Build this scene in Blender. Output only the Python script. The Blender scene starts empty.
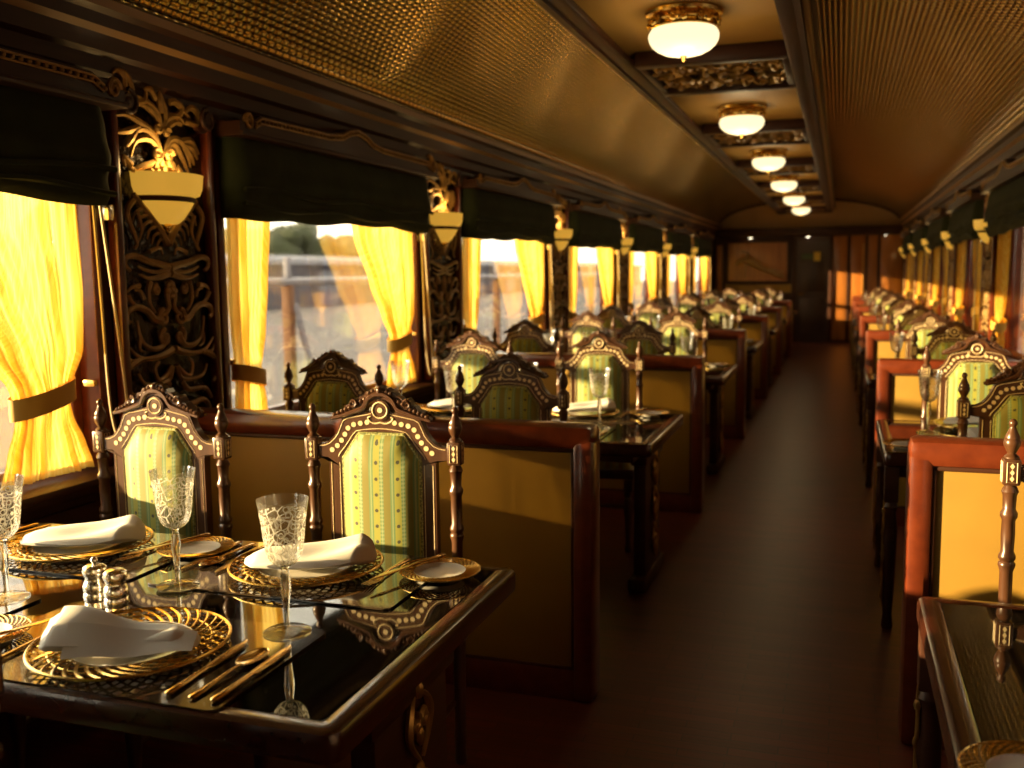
import bpy, bmesh, math, random
from math import sin, cos, pi, radians as rad, sqrt
from mathutils import Vector, Matrix
random.seed(7)
SC = bpy.context.scene
COL = SC.collection

# ------------------------------------------------------------------ mesh helpers
class MB:
    def __init__(s): s.v = []; s.f = []; s.m = []
    def face(s, idx, m=0): s.f.append(tuple(idx)); s.m.append(m)
    def box(s, x0, x1, y0, y1, z0, z1, m=0, b=0.0):
        if x0 > x1: x0, x1 = x1, x0
        if y0 > y1: y0, y1 = y1, y0
        if z0 > z1: z0, z1 = z1, z0
        if b <= 0:
            n = len(s.v)
            s.v += [(x0,y0,z0),(x1,y0,z0),(x1,y1,z0),(x0,y1,z0),(x0,y0,z1),(x1,y0,z1),(x1,y1,z1),(x0,y1,z1)]
            for q in ((0,3,2,1),(4,5,6,7),(0,1,5,4),(1,2,6,5),(2,3,7,6),(3,0,4,7)): s.face([n+i for i in q], m)
            return
        b = min(b, (x1-x0)*.45, (y1-y0)*.45, (z1-z0)*.45)
        bm = bmesh.new()
        bmesh.ops.create_cube(bm, size=1)
        for v in bm.verts:
            v.co = Vector(((x0+x1)/2+v.co.x*(x1-x0), (y0+y1)/2+v.co.y*(y1-y0), (z0+z1)/2+v.co.z*(z1-z0)))
        bmesh.ops.bevel(bm, geom=bm.edges[:], offset=b, segments=2, profile=.5, affect='EDGES')
        s.addbm(bm, m)
    def addbm(s, bm, m=0, M=None):
        bm.verts.index_update(); n = len(s.v)
        for v in bm.verts: s.v.append(tuple(M @ v.co) if M else tuple(v.co))
        for f in bm.faces: s.face([n+v.index for v in f.verts], m)
        bm.free()
    def tube(s, pts, r, n=6, m=0, closed=False, flat=None, up=None):
        """sweep a circle (or ellipse: flat = factor along the second axis) along pts; r a number or one per point"""
        pts = [Vector(p) for p in pts]; k = len(pts)
        if k < 2: return
        rr = r if isinstance(r, (list, tuple)) else [r]*k
        base = len(s.v); ref = Vector(up) if up else None
        prev = None
        for i in range(k):
            if closed: t = pts[(i+1) % k]-pts[i-1]
            else: t = pts[min(i+1, k-1)]-pts[max(i-1, 0)]
            if t.length < 1e-9: t = Vector((0,0,1))
            t.normalize()
            if ref is not None: a = ref - t*ref.dot(t)
            elif prev is None:
                a = Vector((0,0,1)) if abs(t.z) < .9 else Vector((1,0,0)); a = a-t*a.dot(t)
            else: a = prev - t*prev.dot(t)
            if a.length < 1e-6: a = t.orthogonal()
            a.normalize(); prev = a; b = t.cross(a)
            fl = 1.0 if flat is None else flat
            for j in range(n):
                w = 2*pi*j/n
                s.v.append(tuple(pts[i]+a*(cos(w)*rr[i]*fl)+b*(sin(w)*rr[i])))
        for i in range(k if closed else k-1):
            i2 = (i+1) % k
            for j in range(n):
                j2 = (j+1) % n
                s.face((base+i*n+j, base+i*n+j2, base+i2*n+j2, base+i2*n+j), m)
        if not closed:
            s.face([base+j for j in range(n)][::-1], m); s.face([base+(k-1)*n+j for j in range(n)], m)
    def lathe(s, prof, n=16, c=(0,0,0), m=0, sx=1, sy=1, a0=0, a1=2*pi, caps=True):
        base = len(s.v); full = abs(a1-a0-2*pi) < 1e-6
        cols = n if full else n+1
        for (r, z) in prof:
            for j in range(cols):
                w = a0+(a1-a0)*j/n
                s.v.append((c[0]+r*cos(w)*sx, c[1]+r*sin(w)*sy, c[2]+z))
        for i in range(len(prof)-1):
            for j in range(n):
                j2 = (j+1) % cols
                s.face((base+i*cols+j, base+i*cols+j2, base+(i+1)*cols+j2, base+(i+1)*cols+j), m)
        if caps and full:
            if prof[0][0] > 1e-5: s.face([base+j for j in range(cols)][::-1], m)
            k = (len(prof)-1)*cols
            if prof[-1][0] > 1e-5: s.face([base+k+j for j in range(cols)], m)
    def strip(s, A, B, m=0, close=False):
        n = len(s.v); k = len(A); s.v += [tuple(p) for p in A]+[tuple(p) for p in B]
        for i in range(k if close else k-1):
            j = (i+1) % k; s.face((n+i, n+j, n+k+j, n+k+i), m)
    def grid(s, fn, nu, nv, m=0, thick=None):
        base = len(s.v)
        for i in range(nu+1):
            for j in range(nv+1): s.v.append(tuple(fn(i/nu, j/nv)))
        for i in range(nu):
            for j in range(nv):
                a = base+i*(nv+1)+j
                s.face((a, a+nv+1, a+nv+2, a+1), m)
    def prism(s, poly, y0, y1, m=0, axis='y'):
        """poly: 2-D outline, extruded along y (outline in x,z) or along z or x"""
        n = len(s.v); k = len(poly)
        f = {'y': lambda p, t: (p[0], t, p[1]), 'z': lambda p, t: (p[0], p[1], t), 'x': lambda p, t: (t, p[0], p[1])}[axis]
        s.v += [f(p, y0) for p in poly]+[f(p, y1) for p in poly]
        s.face([n+i for i in range(k)], m); s.face([n+k+i for i in range(k)][::-1], m)
        for i in range(k):
            j = (i+1) % k; s.face((n+i, n+k+i, n+k+j, n+j), m)
    def ball(s, c, r, n=8, m=0, sx=1, sy=1, sz=1):
        k = max(4, n//2+1)
        s.lathe([(max(r*sin(pi*i/k), 1e-6), -r*sz*cos(pi*i/k)) for i in range(k+1)], n, c, m, sx, sy, caps=False)
    def build(s, name, mats, parent=None, sharp=38, smooth=True, recalc=True):
        me = bpy.data.meshes.new(name); me.from_pydata(s.v, [], s.f)
        mats = mats if isinstance(mats, (list, tuple)) else [mats]
        for mm in mats: me.materials.append(mm)
        me.polygons.foreach_set('material_index', s.m)
        if recalc:
            bm = bmesh.new(); bm.from_mesh(me); bmesh.ops.remove_doubles(bm, verts=bm.verts, dist=1e-6)
            bmesh.ops.recalc_face_normals(bm, faces=bm.faces); bm.to_mesh(me); bm.free()
        if smooth:
            me.polygons.foreach_set('use_smooth', [True]*len(me.polygons)); me.set_sharp_from_angle(angle=rad(sharp))
        me.update()
        o = bpy.data.objects.new(name, me); COL.objects.link(o)
        if parent: o.parent = parent
        return o

def catmull(P, n=6):
    P = [Vector(p) for p in P]; out = []
    for i in range(len(P)-1):
        a = P[max(i-1,0)]; b = P[i]; c = P[i+1]; d = P[min(i+2,len(P)-1)]
        for k in range(n):
            t = k/n
            out.append(.5*((2*b)+(c-a)*t+(2*a-5*b+4*c-d)*t*t+(3*b-a-3*c+d)*t**3))
    out.append(P[-1]); return out
def taper(n, r0, r1, mid=None):
    out = []
    for i in range(n):
        t = i/(n-1)
        if mid is None: out.append(r0+(r1-r0)*t)
        else: out.append(r0+(mid-r0)*t*2 if t < .5 else mid+(r1-mid)*(t-.5)*2)
    return out
def spiral(cx, cy, r0, r1, a0, turns, n=14):
    return [(cx+(r0+(r1-r0)*i/n)*cos(a0+turns*2*pi*i/n), cy+(r0+(r1-r0)*i/n)*sin(a0+turns*2*pi*i/n)) for i in range(n+1)]

def thing(name, label, cat, loc=(0,0,0), rz=0, group=None):
    o = bpy.data.objects.new(name, None); COL.objects.link(o); o.empty_display_size = .1
    o.location = loc; o.rotation_euler = (0,0,rz)
    return tag(o, label, cat, group)
def tag(o, label, cat, group=None):
    o['label'] = label; o['category'] = cat
    if group: o['group'] = group
    return o
def struct(o): o['kind'] = 'structure'; return o
def dup(root, label=None, loc=None, rz=None, group=None):
    kids = KIDS.setdefault(root.name, None)
    def cp(o, par):
        c = o.copy(); COL.objects.link(c)
        if par: c.parent = par
        for ch in CHILD.get(o.name, ()): cp(ch, c)
        return c
    r = cp(root, None)
    if label: r['label'] = label
    if loc is not None: r.location = loc
    if rz is not None: r.rotation_euler = (0,0,rz)
    if group: r['group'] = group
    return r
KIDS = {}; CHILD = {}
def index_children(root):
    CHILD[root.name] = [c for c in COL.objects if c.parent == root]
    for c in CHILD[root.name]: index_children(c)

# ------------------------------------------------------------------ materials
def nt(name):
    m = bpy.data.materials.new(name); m.use_nodes = True
    t = m.node_tree; t.nodes.clear()
    out = t.nodes.new('ShaderNodeOutputMaterial')
    return m, t, out
def N(t, typ, **k):
    n = t.nodes.new(typ)
    for a, b in k.items():
        if a in n.bl_rna.properties: setattr(n, a, b)
        else: n.inputs[a.replace('_', ' ')].default_value = b
    return n
def principled(name, col, rough=.5, metal=0, coat=0, spec=.5, sheen=0, bump=None, vary=None, coatr=.1, ior=1.5):
    """bump: (scale vec, strength, dist); vary: (scale vec, second colour, contrast)"""
    m, t, out = nt(name)
    b = N(t, 'ShaderNodeBsdfPrincipled')
    b.inputs['Base Color'].default_value = (*col, 1); b.inputs['Roughness'].default_value = rough
    b.inputs['Metallic'].default_value = metal; b.inputs['Coat Weight'].default_value = coat; b.inputs['Coat Roughness'].default_value = coatr
    b.inputs['Specular IOR Level'].default_value = spec; b.inputs['IOR'].default_value = ior
    if sheen: b.inputs['Sheen Weight'].default_value = sheen
    tc = N(t, 'ShaderNodeTexCoord')
    if vary:
        mp = N(t, 'ShaderNodeMapping'); mp.inputs['Scale'].default_value = vary[0]
        t.links.new(tc.outputs['Object'], mp.inputs['Vector'])
        no = N(t, 'ShaderNodeTexNoise'); no.inputs['Scale'].default_value = 1; no.inputs['Detail'].default_value = 5
        t.links.new(mp.outputs[0], no.inputs['Vector'])
        r = N(t, 'ShaderNodeValToRGB'); c = vary[2]
        r.color_ramp.elements[0].position = .5-c; r.color_ramp.elements[1].position = .5+c
        r.color_ramp.elements[0].color = (*col, 1); r.color_ramp.elements[1].color = (*vary[1], 1)
        t.links.new(no.outputs[0], r.inputs[0]); t.links.new(r.outputs[0], b.inputs['Base Color'])
    if bump:
        mp = N(t, 'ShaderNodeMapping'); mp.inputs['Scale'].default_value = bump[0]
        t.links.new(tc.outputs['Object'], mp.inputs['Vector'])
        no = N(t, 'ShaderNodeTexNoise'); no.inputs['Scale'].default_value = 1; no.inputs['Detail'].default_value = 3
        t.links.new(mp.outputs[0], no.inputs['Vector'])
        bp = N(t, 'ShaderNodeBump'); bp.inputs['Strength'].default_value = bump[1]; bp.inputs['Distance'].default_value = bump[2]
        t.links.new(no.outputs[0], bp.inputs['Height']); t.links.new(bp.outputs[0], b.inputs['Normal'])
    t.links.new(b.outputs[0], out.inputs[0])
    return m
M = {}
M['wood_dark'] = principled('dark_mahogany', (.038,.012,.005), .5, spec=.3, coat=.03, vary=((6,2,25),(.06,.02,.009),.2), bump=((8,3,40),.15,.01))
M['wood_red'] = principled('red_mahogany', (.095,.017,.006), .3, coat=.4, vary=((20,3,20),(.15,.030,.009),.2))
M['wood_edge'] = principled('table_edge_wood', (.038,.010,.005), .26, coat=.4, vary=((20,3,20),(.065,.016,.006),.2))
M['wood_chair'] = principled('carved_rosewood', (.055,.022,.010), .34, coat=.35, vary=((40,40,6),(.10,.042,.018),.2))
M['inlay'] = principled('shell_inlay', (.82,.62,.30), .3, vary=((60,60,60),(.95,.82,.55),.25))
M['wood_orange'] = principled('honey_veneer', (.50,.19,.035), .35, coat=.3, vary=((12,2,1.5),(.30,.10,.02),.25))
M['tan_hide'] = principled('tan_hide', (.27,.155,.018), .6, vary=((7,7,7),(.33,.19,.022),.3), bump=((160,160,160),.12,.002))
M['ceil_tan'] = principled('ceiling_veneer', (.62,.36,.09), .45, vary=((3,.6,3),(.54,.30,.07),.3))
M['lunette'] = principled('painted_lunette', (.52,.30,.13), .7, vary=((2,2,2),(.46,.26,.11),.3))
M['gold'] = principled('gilt_metal', (.86,.58,.17), .24, metal=1)
M['gold_carved'] = principled('gilded_carving', (.55,.34,.10), .38, metal=.75, vary=((25,25,25),(.25,.15,.05),.25))
M['bronze'] = principled('bronzed_carving', (.50,.32,.12), .36, metal=.3, vary=((18,18,18),(.30,.18,.07),.2))
M['backing'] = principled('panel_backing', (.030,.018,.010), .22, metal=.3, bump=((25,25,25),.5,.02))
M['china'] = principled('white_china', (.82,.79,.72), .18, coat=.3)
M['linen'] = principled('white_linen', (.86,.83,.75), .75, sheen=.2, bump=((300,300,300),.08,.001))
M['green_blind'] = principled('dark_green_velvet', (.020,.027,.011), .85, spec=.2, sheen=.06, vary=((9,9,9),(.032,.041,.017),.25), bump=((28,14,14),.25,.01))
M['cord'] = principled('pale_cord', (.55,.45,.26), .7)
M['silver'] = principled('polished_silver', (.92,.89,.82), .2, metal=1)
M['flatware'] = principled('gilt_flatware', (.86,.60,.24), .2, metal=1)
M['black_glass'] = principled('smoked_glass_top', (.008,.006,.004), .035, spec=.9, ior=1.6)
M['mat'] = principled('lacquer_mat', (.05,.035,.022), .08, coat=.6, coatr=.04, spec=.8)
M['tie'] = principled('curtain_tie', (.62,.36,.06), .6)
M['dark_paint'] = principled('dark_door', (.030,.013,.008), .4, vary=((8,8,2),(.045,.018,.01),.2))
M['sign_green'] = principled('sign_dark_green', (.05,.085,.03), .5)
M['sign_yellow'] = principled('sign_yellow', (.75,.52,.05), .5)
M['cream_mould'] = principled('cream_moulding', (.36,.20,.07), .45)

def emis(name, col, strength, base=None):
    m, t, out = nt(name)
    b = N(t, 'ShaderNodeBsdfPrincipled'); b.inputs['Base Color'].default_value = (*(base or col), 1); b.inputs['Roughness'].default_value = .3
    b.inputs['Emission Color'].default_value = (*col, 1); b.inputs['Emission Strength'].default_value = strength
    t.links.new(b.outputs[0], out.inputs[0]); return m
M['opal'] = emis('lit_opal_glass', (1,.82,.47), 1.0, (.8,.75,.6))
M['alabaster'] = emis('lit_alabaster', (1,.52,.06), .36, (.70,.45,.10))
M['alabaster_day'] = emis('alabaster', (1,.55,.16), .12, (.8,.62,.36))
M['downlight'] = emis('lit_downlight', (1,.86,.6), 3)

def mat_floor():
    m, t, out = nt('parquet_floor'); b = N(t, 'ShaderNodeBsdfPrincipled')
    tc = N(t, 'ShaderNodeTexCoord')
    br = N(t, 'ShaderNodeTexBrick', offset=.5)
    for k, v in {'Scale':1,'Mortar Size':.002,'Bias':0,'Brick Width':.30,'Row Height':.050}.items(): br.inputs[k].default_value = v
    br.inputs['Color1'].default_value = (.17,.030,.010,1); br.inputs['Color2'].default_value = (.12,.021,.008,1); br.inputs['Mortar'].default_value = (.06,.014,.006,1)
    t.links.new(tc.outputs['Object'], br.inputs['Vector'])
    mp = N(t, 'ShaderNodeMapping'); mp.inputs['Scale'].default_value = (3,60,1); t.links.new(tc.outputs['Object'], mp.inputs[0])
    no = N(t, 'ShaderNodeTexNoise'); no.inputs['Scale'].default_value = 1; no.inputs['Detail'].default_value = 4; t.links.new(mp.outputs[0], no.inputs['Vector'])
    mx = N(t, 'ShaderNodeMix', data_type='RGBA', blend_type='MULTIPLY'); mx.inputs[0].default_value = .7
    t.links.new(br.outputs['Color'], mx.inputs[6]); t.links.new(no.outputs['Color'], mx.inputs[7])
    ga = N(t, 'ShaderNodeBrightContrast'); ga.inputs[1].default_value = .015; t.links.new(mx.outputs[2], ga.inputs[0])
    t.links.new(ga.outputs[0], b.inputs['Base Color'])
    b.inputs['Roughness'].default_value = .36; b.inputs['Specular IOR Level'].default_value = .28
    bp = N(t, 'ShaderNodeBump'); bp.inputs['Strength'].default_value = .25; bp.inputs['Distance'].default_value = .003
    t.links.new(br.outputs['Fac'], bp.inputs['Height']); bp.invert = True; t.links.new(bp.outputs[0], b.inputs['Normal'])
    t.links.new(b.outputs[0], out.inputs[0]); return m
M['floor'] = mat_floor()

def math_node(t, op, a, b=None):
    n = N(t, 'ShaderNodeMath', operation=op)
    for i, x in enumerate((a, b)):
        if x is None: continue
        if isinstance(x, (int, float)): n.inputs[i].default_value = x
        else: t.links.new(x, n.inputs[i])
    return n.outputs[0]
def mat_weave():
    m, t, out = nt('woven_metal_vault'); b = N(t, 'ShaderNodeBsdfPrincipled')
    uv = N(t, 'ShaderNodeUVMap'); sp = N(t, 'ShaderNodeSeparateXYZ'); t.links.new(uv.outputs[0], sp.inputs[0])
    u, v = sp.outputs[0], sp.outputs[1]
    row = math_node(t, 'FLOOR', v); ush = math_node(t, 'ADD', u, math_node(t, 'MULTIPLY', row, .5))
    su = math_node(t, 'ABSOLUTE', math_node(t, 'SINE', math_node(t, 'MULTIPLY', ush, pi)))
    sv = math_node(t, 'ABSOLUTE', math_node(t, 'SINE', math_node(t, 'MULTIPLY', v, pi)))
    h = math_node(t, 'MULTIPLY', math_node(t, 'POWER', su, .5), math_node(t, 'POWER', sv, .6))
    bp = N(t, 'ShaderNodeBump'); bp.inputs['Strength'].default_value = .30; bp.inputs['Distance'].default_value = .014
    t.links.new(h, bp.inputs['Height']); t.links.new(bp.outputs[0], b.inputs['Normal'])
    r = N(t, 'ShaderNodeValToRGB'); r.color_ramp.elements[0].color = (.045,.024,.010,1); r.color_ramp.elements[1].color = (.76,.53,.15,1)
    r.color_ramp.elements[0].position = .15; r.color_ramp.elements[1].position = .75
    t.links.new(h, r.inputs[0]); t.links.new(r.outputs[0], b.inputs['Base Color'])
    b.inputs['Metallic'].default_value = .85; b.inputs['Roughness'].default_value = .14
    t.links.new(b.outputs[0], out.inputs[0]); return m
M['weave'] = mat_weave()

def mat_stripe():
    """green-gold striped upholstery: broad stripes with small woven spots, along local x"""
    m, t, out = nt('striped_upholstery'); b = N(t, 'ShaderNodeBsdfPrincipled')
    tc = N(t, 'ShaderNodeTexCoord'); sp = N(t, 'ShaderNodeSeparateXYZ'); t.links.new(tc.outputs['Object'], sp.inputs[0])
    x, y, z = sp.outputs
    lz = math_node(t, 'SUBTRACT', z, y)
    per = .068
    fx = math_node(t, 'FRACT', math_node(t, 'ADD', math_node(t, 'DIVIDE', x, per), 20.25))
    r = N(t, 'ShaderNodeValToRGB'); r.color_ramp.interpolation = 'CONSTANT'
    cols = [(0,(.36,.36,.055)),(.30,(.14,.26,.10)),(.36,(.30,.38,.17)),(.42,(.14,.26,.10)),(.48,(.22,.20,.03)),(.80,(.14,.26,.10)),(.86,(.30,.38,.17)),(.93,(.14,.26,.10))]
    e = r.color_ramp.elements; e[0].position = 0; e[0].color = (*cols[0][1],1); e[1].position = cols[1][0]; e[1].color = (*cols[1][1],1)
    for p, c in cols[2:]: q = e.new(p); q.color = (*c,1)
    t.links.new(fx, r.inputs[0])
    # spots
    fz = math_node(t, 'FRACT', math_node(t, 'DIVIDE', lz, .048))
    dx = math_node(t, 'MULTIPLY', math_node(t, 'SUBTRACT', fx, .15), per); dz = math_node(t, 'MULTIPLY', math_node(t, 'SUBTRACT', fz, .5), .048)
    d = math_node(t, 'SQRT', math_node(t, 'ADD', math_node(t, 'MULTIPLY', dx, dx), math_node(t, 'MULTIPLY', dz, dz)))
    spot = math_node(t, 'LESS_THAN', d, .0055)
    # small beads in the side stripes
    fz2 = math_node(t, 'FRACT', math_node(t, 'DIVIDE', lz, .012))
    bead = math_node(t, 'MULTIPLY', math_node(t, 'GREATER_THAN', fz2, .5), .35)
    mx = N(t, 'ShaderNodeMix', data_type='RGBA'); t.links.new(spot, mx.inputs[0]); t.links.new(r.outputs[0], mx.inputs[6]); mx.inputs[7].default_value = (.06,.06,.03,1)
    gr = math_node(t, 'GREATER_THAN', fx, .30); g2 = math_node(t, 'LESS_THAN', fx, .48); side = math_node(t, 'MULTIPLY', math_node(t, 'MULTIPLY', gr, g2), bead)
    m2 = N(t, 'ShaderNodeMix', data_type='RGBA'); t.links.new(side, m2.inputs[0]); t.links.new(mx.outputs[2], m2.inputs[6]); m2.inputs[7].default_value = (.5,.55,.3,1)
    t.links.new(m2.outputs[2], b.inputs['Base Color']); b.inputs['Roughness'].default_value = .6; b.inputs['Sheen Weight'].default_value = .25
    t.links.new(b.outputs[0], out.inputs[0]); return m
M['stripe'] = mat_stripe()
M['piping'] = principled('dark_green_piping', (.10,.13,.04), .6, vary=((220,220,220),(.5,.5,.18),.1))

def mat_glass_thin(name, tint=(1,1,1), refl=.0, etched=False):
    m, t, out = nt(name)
    tr = N(t, 'ShaderNodeBsdfTransparent'); tr.inputs[0].default_value = (*tint, 1)
    gl = N(t, 'ShaderNodeBsdfGlossy'); gl.inputs['Roughness'].default_value = .03
    fr = N(t, 'ShaderNodeLayerWeight'); fr.inputs[0].default_value = .35
    f = math_node(t, 'ADD', math_node(t, 'MULTIPLY', fr.outputs['Fresnel'], .7), refl)
    mx = N(t, 'ShaderNodeMixShader'); t.links.new(f, mx.inputs[0]); t.links.new(tr.outputs[0], mx.inputs[1]); t.links.new(gl.outputs[0], mx.inputs[2])
    last = mx.outputs[0]
    if etched:
        tc = N(t, 'ShaderNodeTexCoord'); sp = N(t, 'ShaderNodeSeparateXYZ'); t.links.new(tc.outputs['Object'], sp.inputs[0])
        ang = math_node(t, 'ARCTAN2', sp.outputs[1], sp.outputs[0])
        cb = N(t, 'ShaderNodeCombineXYZ'); t.links.new(math_node(t, 'MULTIPLY', ang, 2.2), cb.inputs[0]); t.links.new(math_node(t, 'MULTIPLY', sp.outputs[2], 48), cb.inputs[1])
        wv = N(t, 'ShaderNodeTexVoronoi', feature='DISTANCE_TO_EDGE'); wv.inputs['Scale'].default_value = 1.0; t.links.new(cb.outputs[0], wv.inputs['Vector'])
        w2 = N(t, 'ShaderNodeTexVoronoi', feature='F1'); w2.inputs['Scale'].default_value = 1.0; t.links.new(cb.outputs[0], w2.inputs['Vector'])
        ring = math_node(t, 'LESS_THAN', math_node(t, 'ABSOLUTE', math_node(t, 'SUBTRACT', w2.outputs['Distance'], .27)), .045)
        edge = math_node(t, 'LESS_THAN', wv.outputs['Distance'], .05)
        pat = math_node(t, 'MAXIMUM', edge, ring)
        z = sp.outputs[2]
        inb = math_node(t, 'MULTIPLY', math_node(t, 'GREATER_THAN', z, .150), math_node(t, 'LESS_THAN', z, .258))
        fac = math_node(t, 'MULTIPLY', math_node(t, 'MULTIPLY', pat, inb), .62)
        fac = math_node(t, 'ADD', fac, .05)
        df = N(t, 'ShaderNodeBsdfDiffuse'); df.inputs[0].default_value = (.85,.82,.72,1)
        tl = N(t, 'ShaderNodeBsdfTranslucent'); tl.inputs[0].default_value = (.85,.82,.72,1)
        a = N(t, 'ShaderNodeMixShader'); a.inputs[0].default_value = .5; t.links.new(df.outputs[0], a.inputs[1]); t.links.new(tl.outputs[0], a.inputs[2])
        b = N(t, 'ShaderNodeMixShader'); t.links.new(fac, b.inputs[0]); t.links.new(last, b.inputs[1]); t.links.new(a.outputs[0], b.inputs[2]); last = b.outputs[0]
    t.links.new(last, out.inputs[0]); return m
M['pane'] = mat_glass_thin('window_glass', (.97,.97,.95), .02)
M['goblet_bowl'] = mat_glass_thin('etched_crystal', (.97,.97,.94), .04, True)
def mat_crystal():
    m, t, out = nt('solid_crystal'); g = N(t, 'ShaderNodeBsdfGlass'); g.inputs['Roughness'].default_value = .02; g.inputs['IOR'].default_value = 1.45
    g.inputs[0].default_value = (.97,.96,.90,1)
    tr = N(t, 'ShaderNodeBsdfTransparent'); mx = N(t, 'ShaderNodeMixShader'); mx.inputs[0].default_value = .25
    t.links.new(g.outputs[0], mx.inputs[1]); t.links.new(tr.outputs[0], mx.inputs[2]); t.links.new(mx.outputs[0], out.inputs[0]); return m
M['crystal'] = mat_crystal()
def mat_curtain():
    m, t, out = nt('sheer_yellow_curtain')
    tc = N(t, 'ShaderNodeTexCoord'); mp = N(t, 'ShaderNodeMapping'); mp.inputs['Scale'].default_value = (1,170,3); t.links.new(tc.outputs['Object'], mp.inputs[0])
    no = N(t, 'ShaderNodeTexNoise'); no.inputs['Scale'].default_value = 1; no.inputs['Detail'].default_value = 2; t.links.new(mp.outputs[0], no.inputs['Vector'])
    r = N(t, 'ShaderNodeValToRGB'); r.color_ramp.elements[0].color = (.88,.58,.09,1); r.color_ramp.elements[1].color = (.97,.77,.22,1)
    r.color_ramp.elements[0].position = .35; r.color_ramp.elements[1].position = .65
    t.links.new(no.outputs[0], r.inputs[0])
    d = N(t, 'ShaderNodeBsdfDiffuse'); l = N(t, 'ShaderNodeBsdfTranslucent'); tr = N(t, 'ShaderNodeBsdfTransparent'); tr.inputs[0].default_value = (1,.86,.42,1)
    t.links.new(r.outputs[0], d.inputs[0]); t.links.new(r.outputs[0], l.inputs[0])
    a = N(t, 'ShaderNodeMixShader'); a.inputs[0].default_value = .68; t.links.new(d.outputs[0], a.inputs[1]); t.links.new(l.outputs[0], a.inputs[2])
    b = N(t, 'ShaderNodeMixShader'); b.inputs[0].default_value = .17; t.links.new(a.outputs[0], b.inputs[1]); t.links.new(tr.outputs[0], b.inputs[2])
    t.links.new(b.outputs[0], out.inputs[0]); return m
M['curtain'] = mat_curtain()

# ------------------------------------------------------------------ measured layout (metres)
P = 2.8128                      # one bay
YN, YF, XT = 1.3458, 2.3111, -.7644
HT = .75
XL, XR = -2.54, 1.20            # wall faces
YC0, YW0 = 3.24, 4.66 - P       # first column, first window centre (wide-table side)
RO = .2                         # the narrow side's wall is set back this much
YEND, YBACK = 21.14, -2.2
YP = 3.1665
ORD = ['first','second','third','fourth','fifth','sixth','seventh','eighth']

# ------------------------------------------------------------------ the car: floor, walls, ceiling
b = MB(); b.box(XL-.3, XR+.3, YBACK, YEND, -.06, 0); struct(b.build('floor', M['floor'], smooth=False))

def make_wall(name, face, out, cols, wins, sun_gap=None):
    """side wall with window openings; face = x of the inner face, out = direction of the outside"""
    b = MB(); th = .16*out
    zb, zt = .80, 1.98
    b.box(face, face+th, YBACK, YEND, 0, zb); b.box(face, face+th, YBACK, YEND, zt, 2.56)
    edges = sorted([(c-1.05, c+1.05) for c in wins]+([sun_gap] if sun_gap else [])); y = YBACK
    for a, c in edges:
        a2, c2 = max(a, YBACK), min(c, YEND)
        if a2 > y: b.box(face, face+th, y, a2, zb, zt)
        y = max(y, c2)
    if y < YEND: b.box(face, face+th, y, YEND, zb, zt)
    # raised dado panels and skirting
    for c in wins:
        if c > YEND-.5: continue
        b.box(face, face-.018*out, c-.95, c+.95, .16, .70, b=.012)
    b.box(face, face-.03*out, YBACK, YEND, 0, .12)
    return struct(b.build(name, M['wood_dark'], sharp=30))
winL = [YW0+P*k for k in range(-1, 7)]; colL = [YC0+P*k for k in range(-1, 7)]
winR = [y+RO for y in winL]; colR = [y+RO for y in colL]
winL2 = winL; winR2 = [w for w in winR if w+1.05 < YEND-.05]
make_wall('wall_left', XL, -1, colL, winL, (19.72, 20.17)); make_wall('wall_right', XR, 1, colR, winR2)  # wide-table side gets an added opening near the end, for the sun
b = MB(); b.box(XL-.2, XR+.2, YBACK-.12, YBACK, -.06, 3.1); struct(b.build('wall_back', M['wood_dark'], smooth=False))

# vault + dropped centre panel
VX, VW, VZ, VH = -.68, 1.775, 2.42, .50
XCL, XCR, HC = -1.178, -.219, 2.625
def vault():
    n = 40; pts = []
    for i in range(n+1):
        a = pi*(1-i/n); pts.append((VX+VW*cos(a), VZ+VH*sin(a)))
    me = bpy.data.meshes.new('ceiling'); V = []; F = []
    y0, y1 = YBACK, YEND
    for (x, z) in pts: V += [(x, y0, z), (x, y1, z)]
    for i in range(n): F.append((2*i, 2*i+1, 2*i+3, 2*i+2))
    me.from_pydata(V, [], F); uv = me.uv_layers.new(name='UVMap')
    arc = [0]
    for i in range(n): arc.append(arc[-1]+math.dist(pts[i], pts[i+1]))
    for p in me.polygons:
        for li in p.loop_indices:
            vi = me.loops[li].vertex_index; uv.data[li].uv = (V[vi][1]/.060, arc[vi//2]/.030)
    me.materials.append(M['weave']); me.polygons.foreach_set('use_smooth', [True]*n)
    o = bpy.data.objects.new('ceiling', me); COL.objects.link(o); struct(o)
    r = MB(); r.box(XL-.2, XR+.2, YBACK-.1, YEND+.1, 3.0, 3.1)
    r.box(XL-.16, XL, YBACK, YEND, 2.5, 3.0); r.box(XR, XR+.16, YBACK, YEND, 2.5, 3.0)
    r.build('roof_shell', M['wood_dark'], o, smooth=False)
vault()
YCE = 20.3
b = MB(); b.box(XCL, XCR, YBACK, YCE, HC+.065, HC+.10); struct(b.build('ceiling_panel', M['ceil_tan'], smooth=False))
b = MB()      # mouldings that frame the dropped panel, and its sides up to the vault
for x, s in ((XCL, -1), (XCR, 1)):
    b.box(x, x+s*.03, YBACK, YCE, HC-.03, 2.93); b.box(x-s*.075, x, YBACK, YCE, HC-.018, HC+.02, b=.006)
    b.box(x+s*.03, x+s*.062, YBACK, YCE, HC-.012, HC+.03, m=1, b=.008); b.box(x+s*.03, x+s*.085, YBACK, YCE, HC+.04, HC+.075, b=.01)
b.box(XCL, XCR, YCE, YCE+.03, HC-.03, 2.93)
struct(b.build('trim_1', [M['wood_dark'], M['cream_mould']]))
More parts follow.
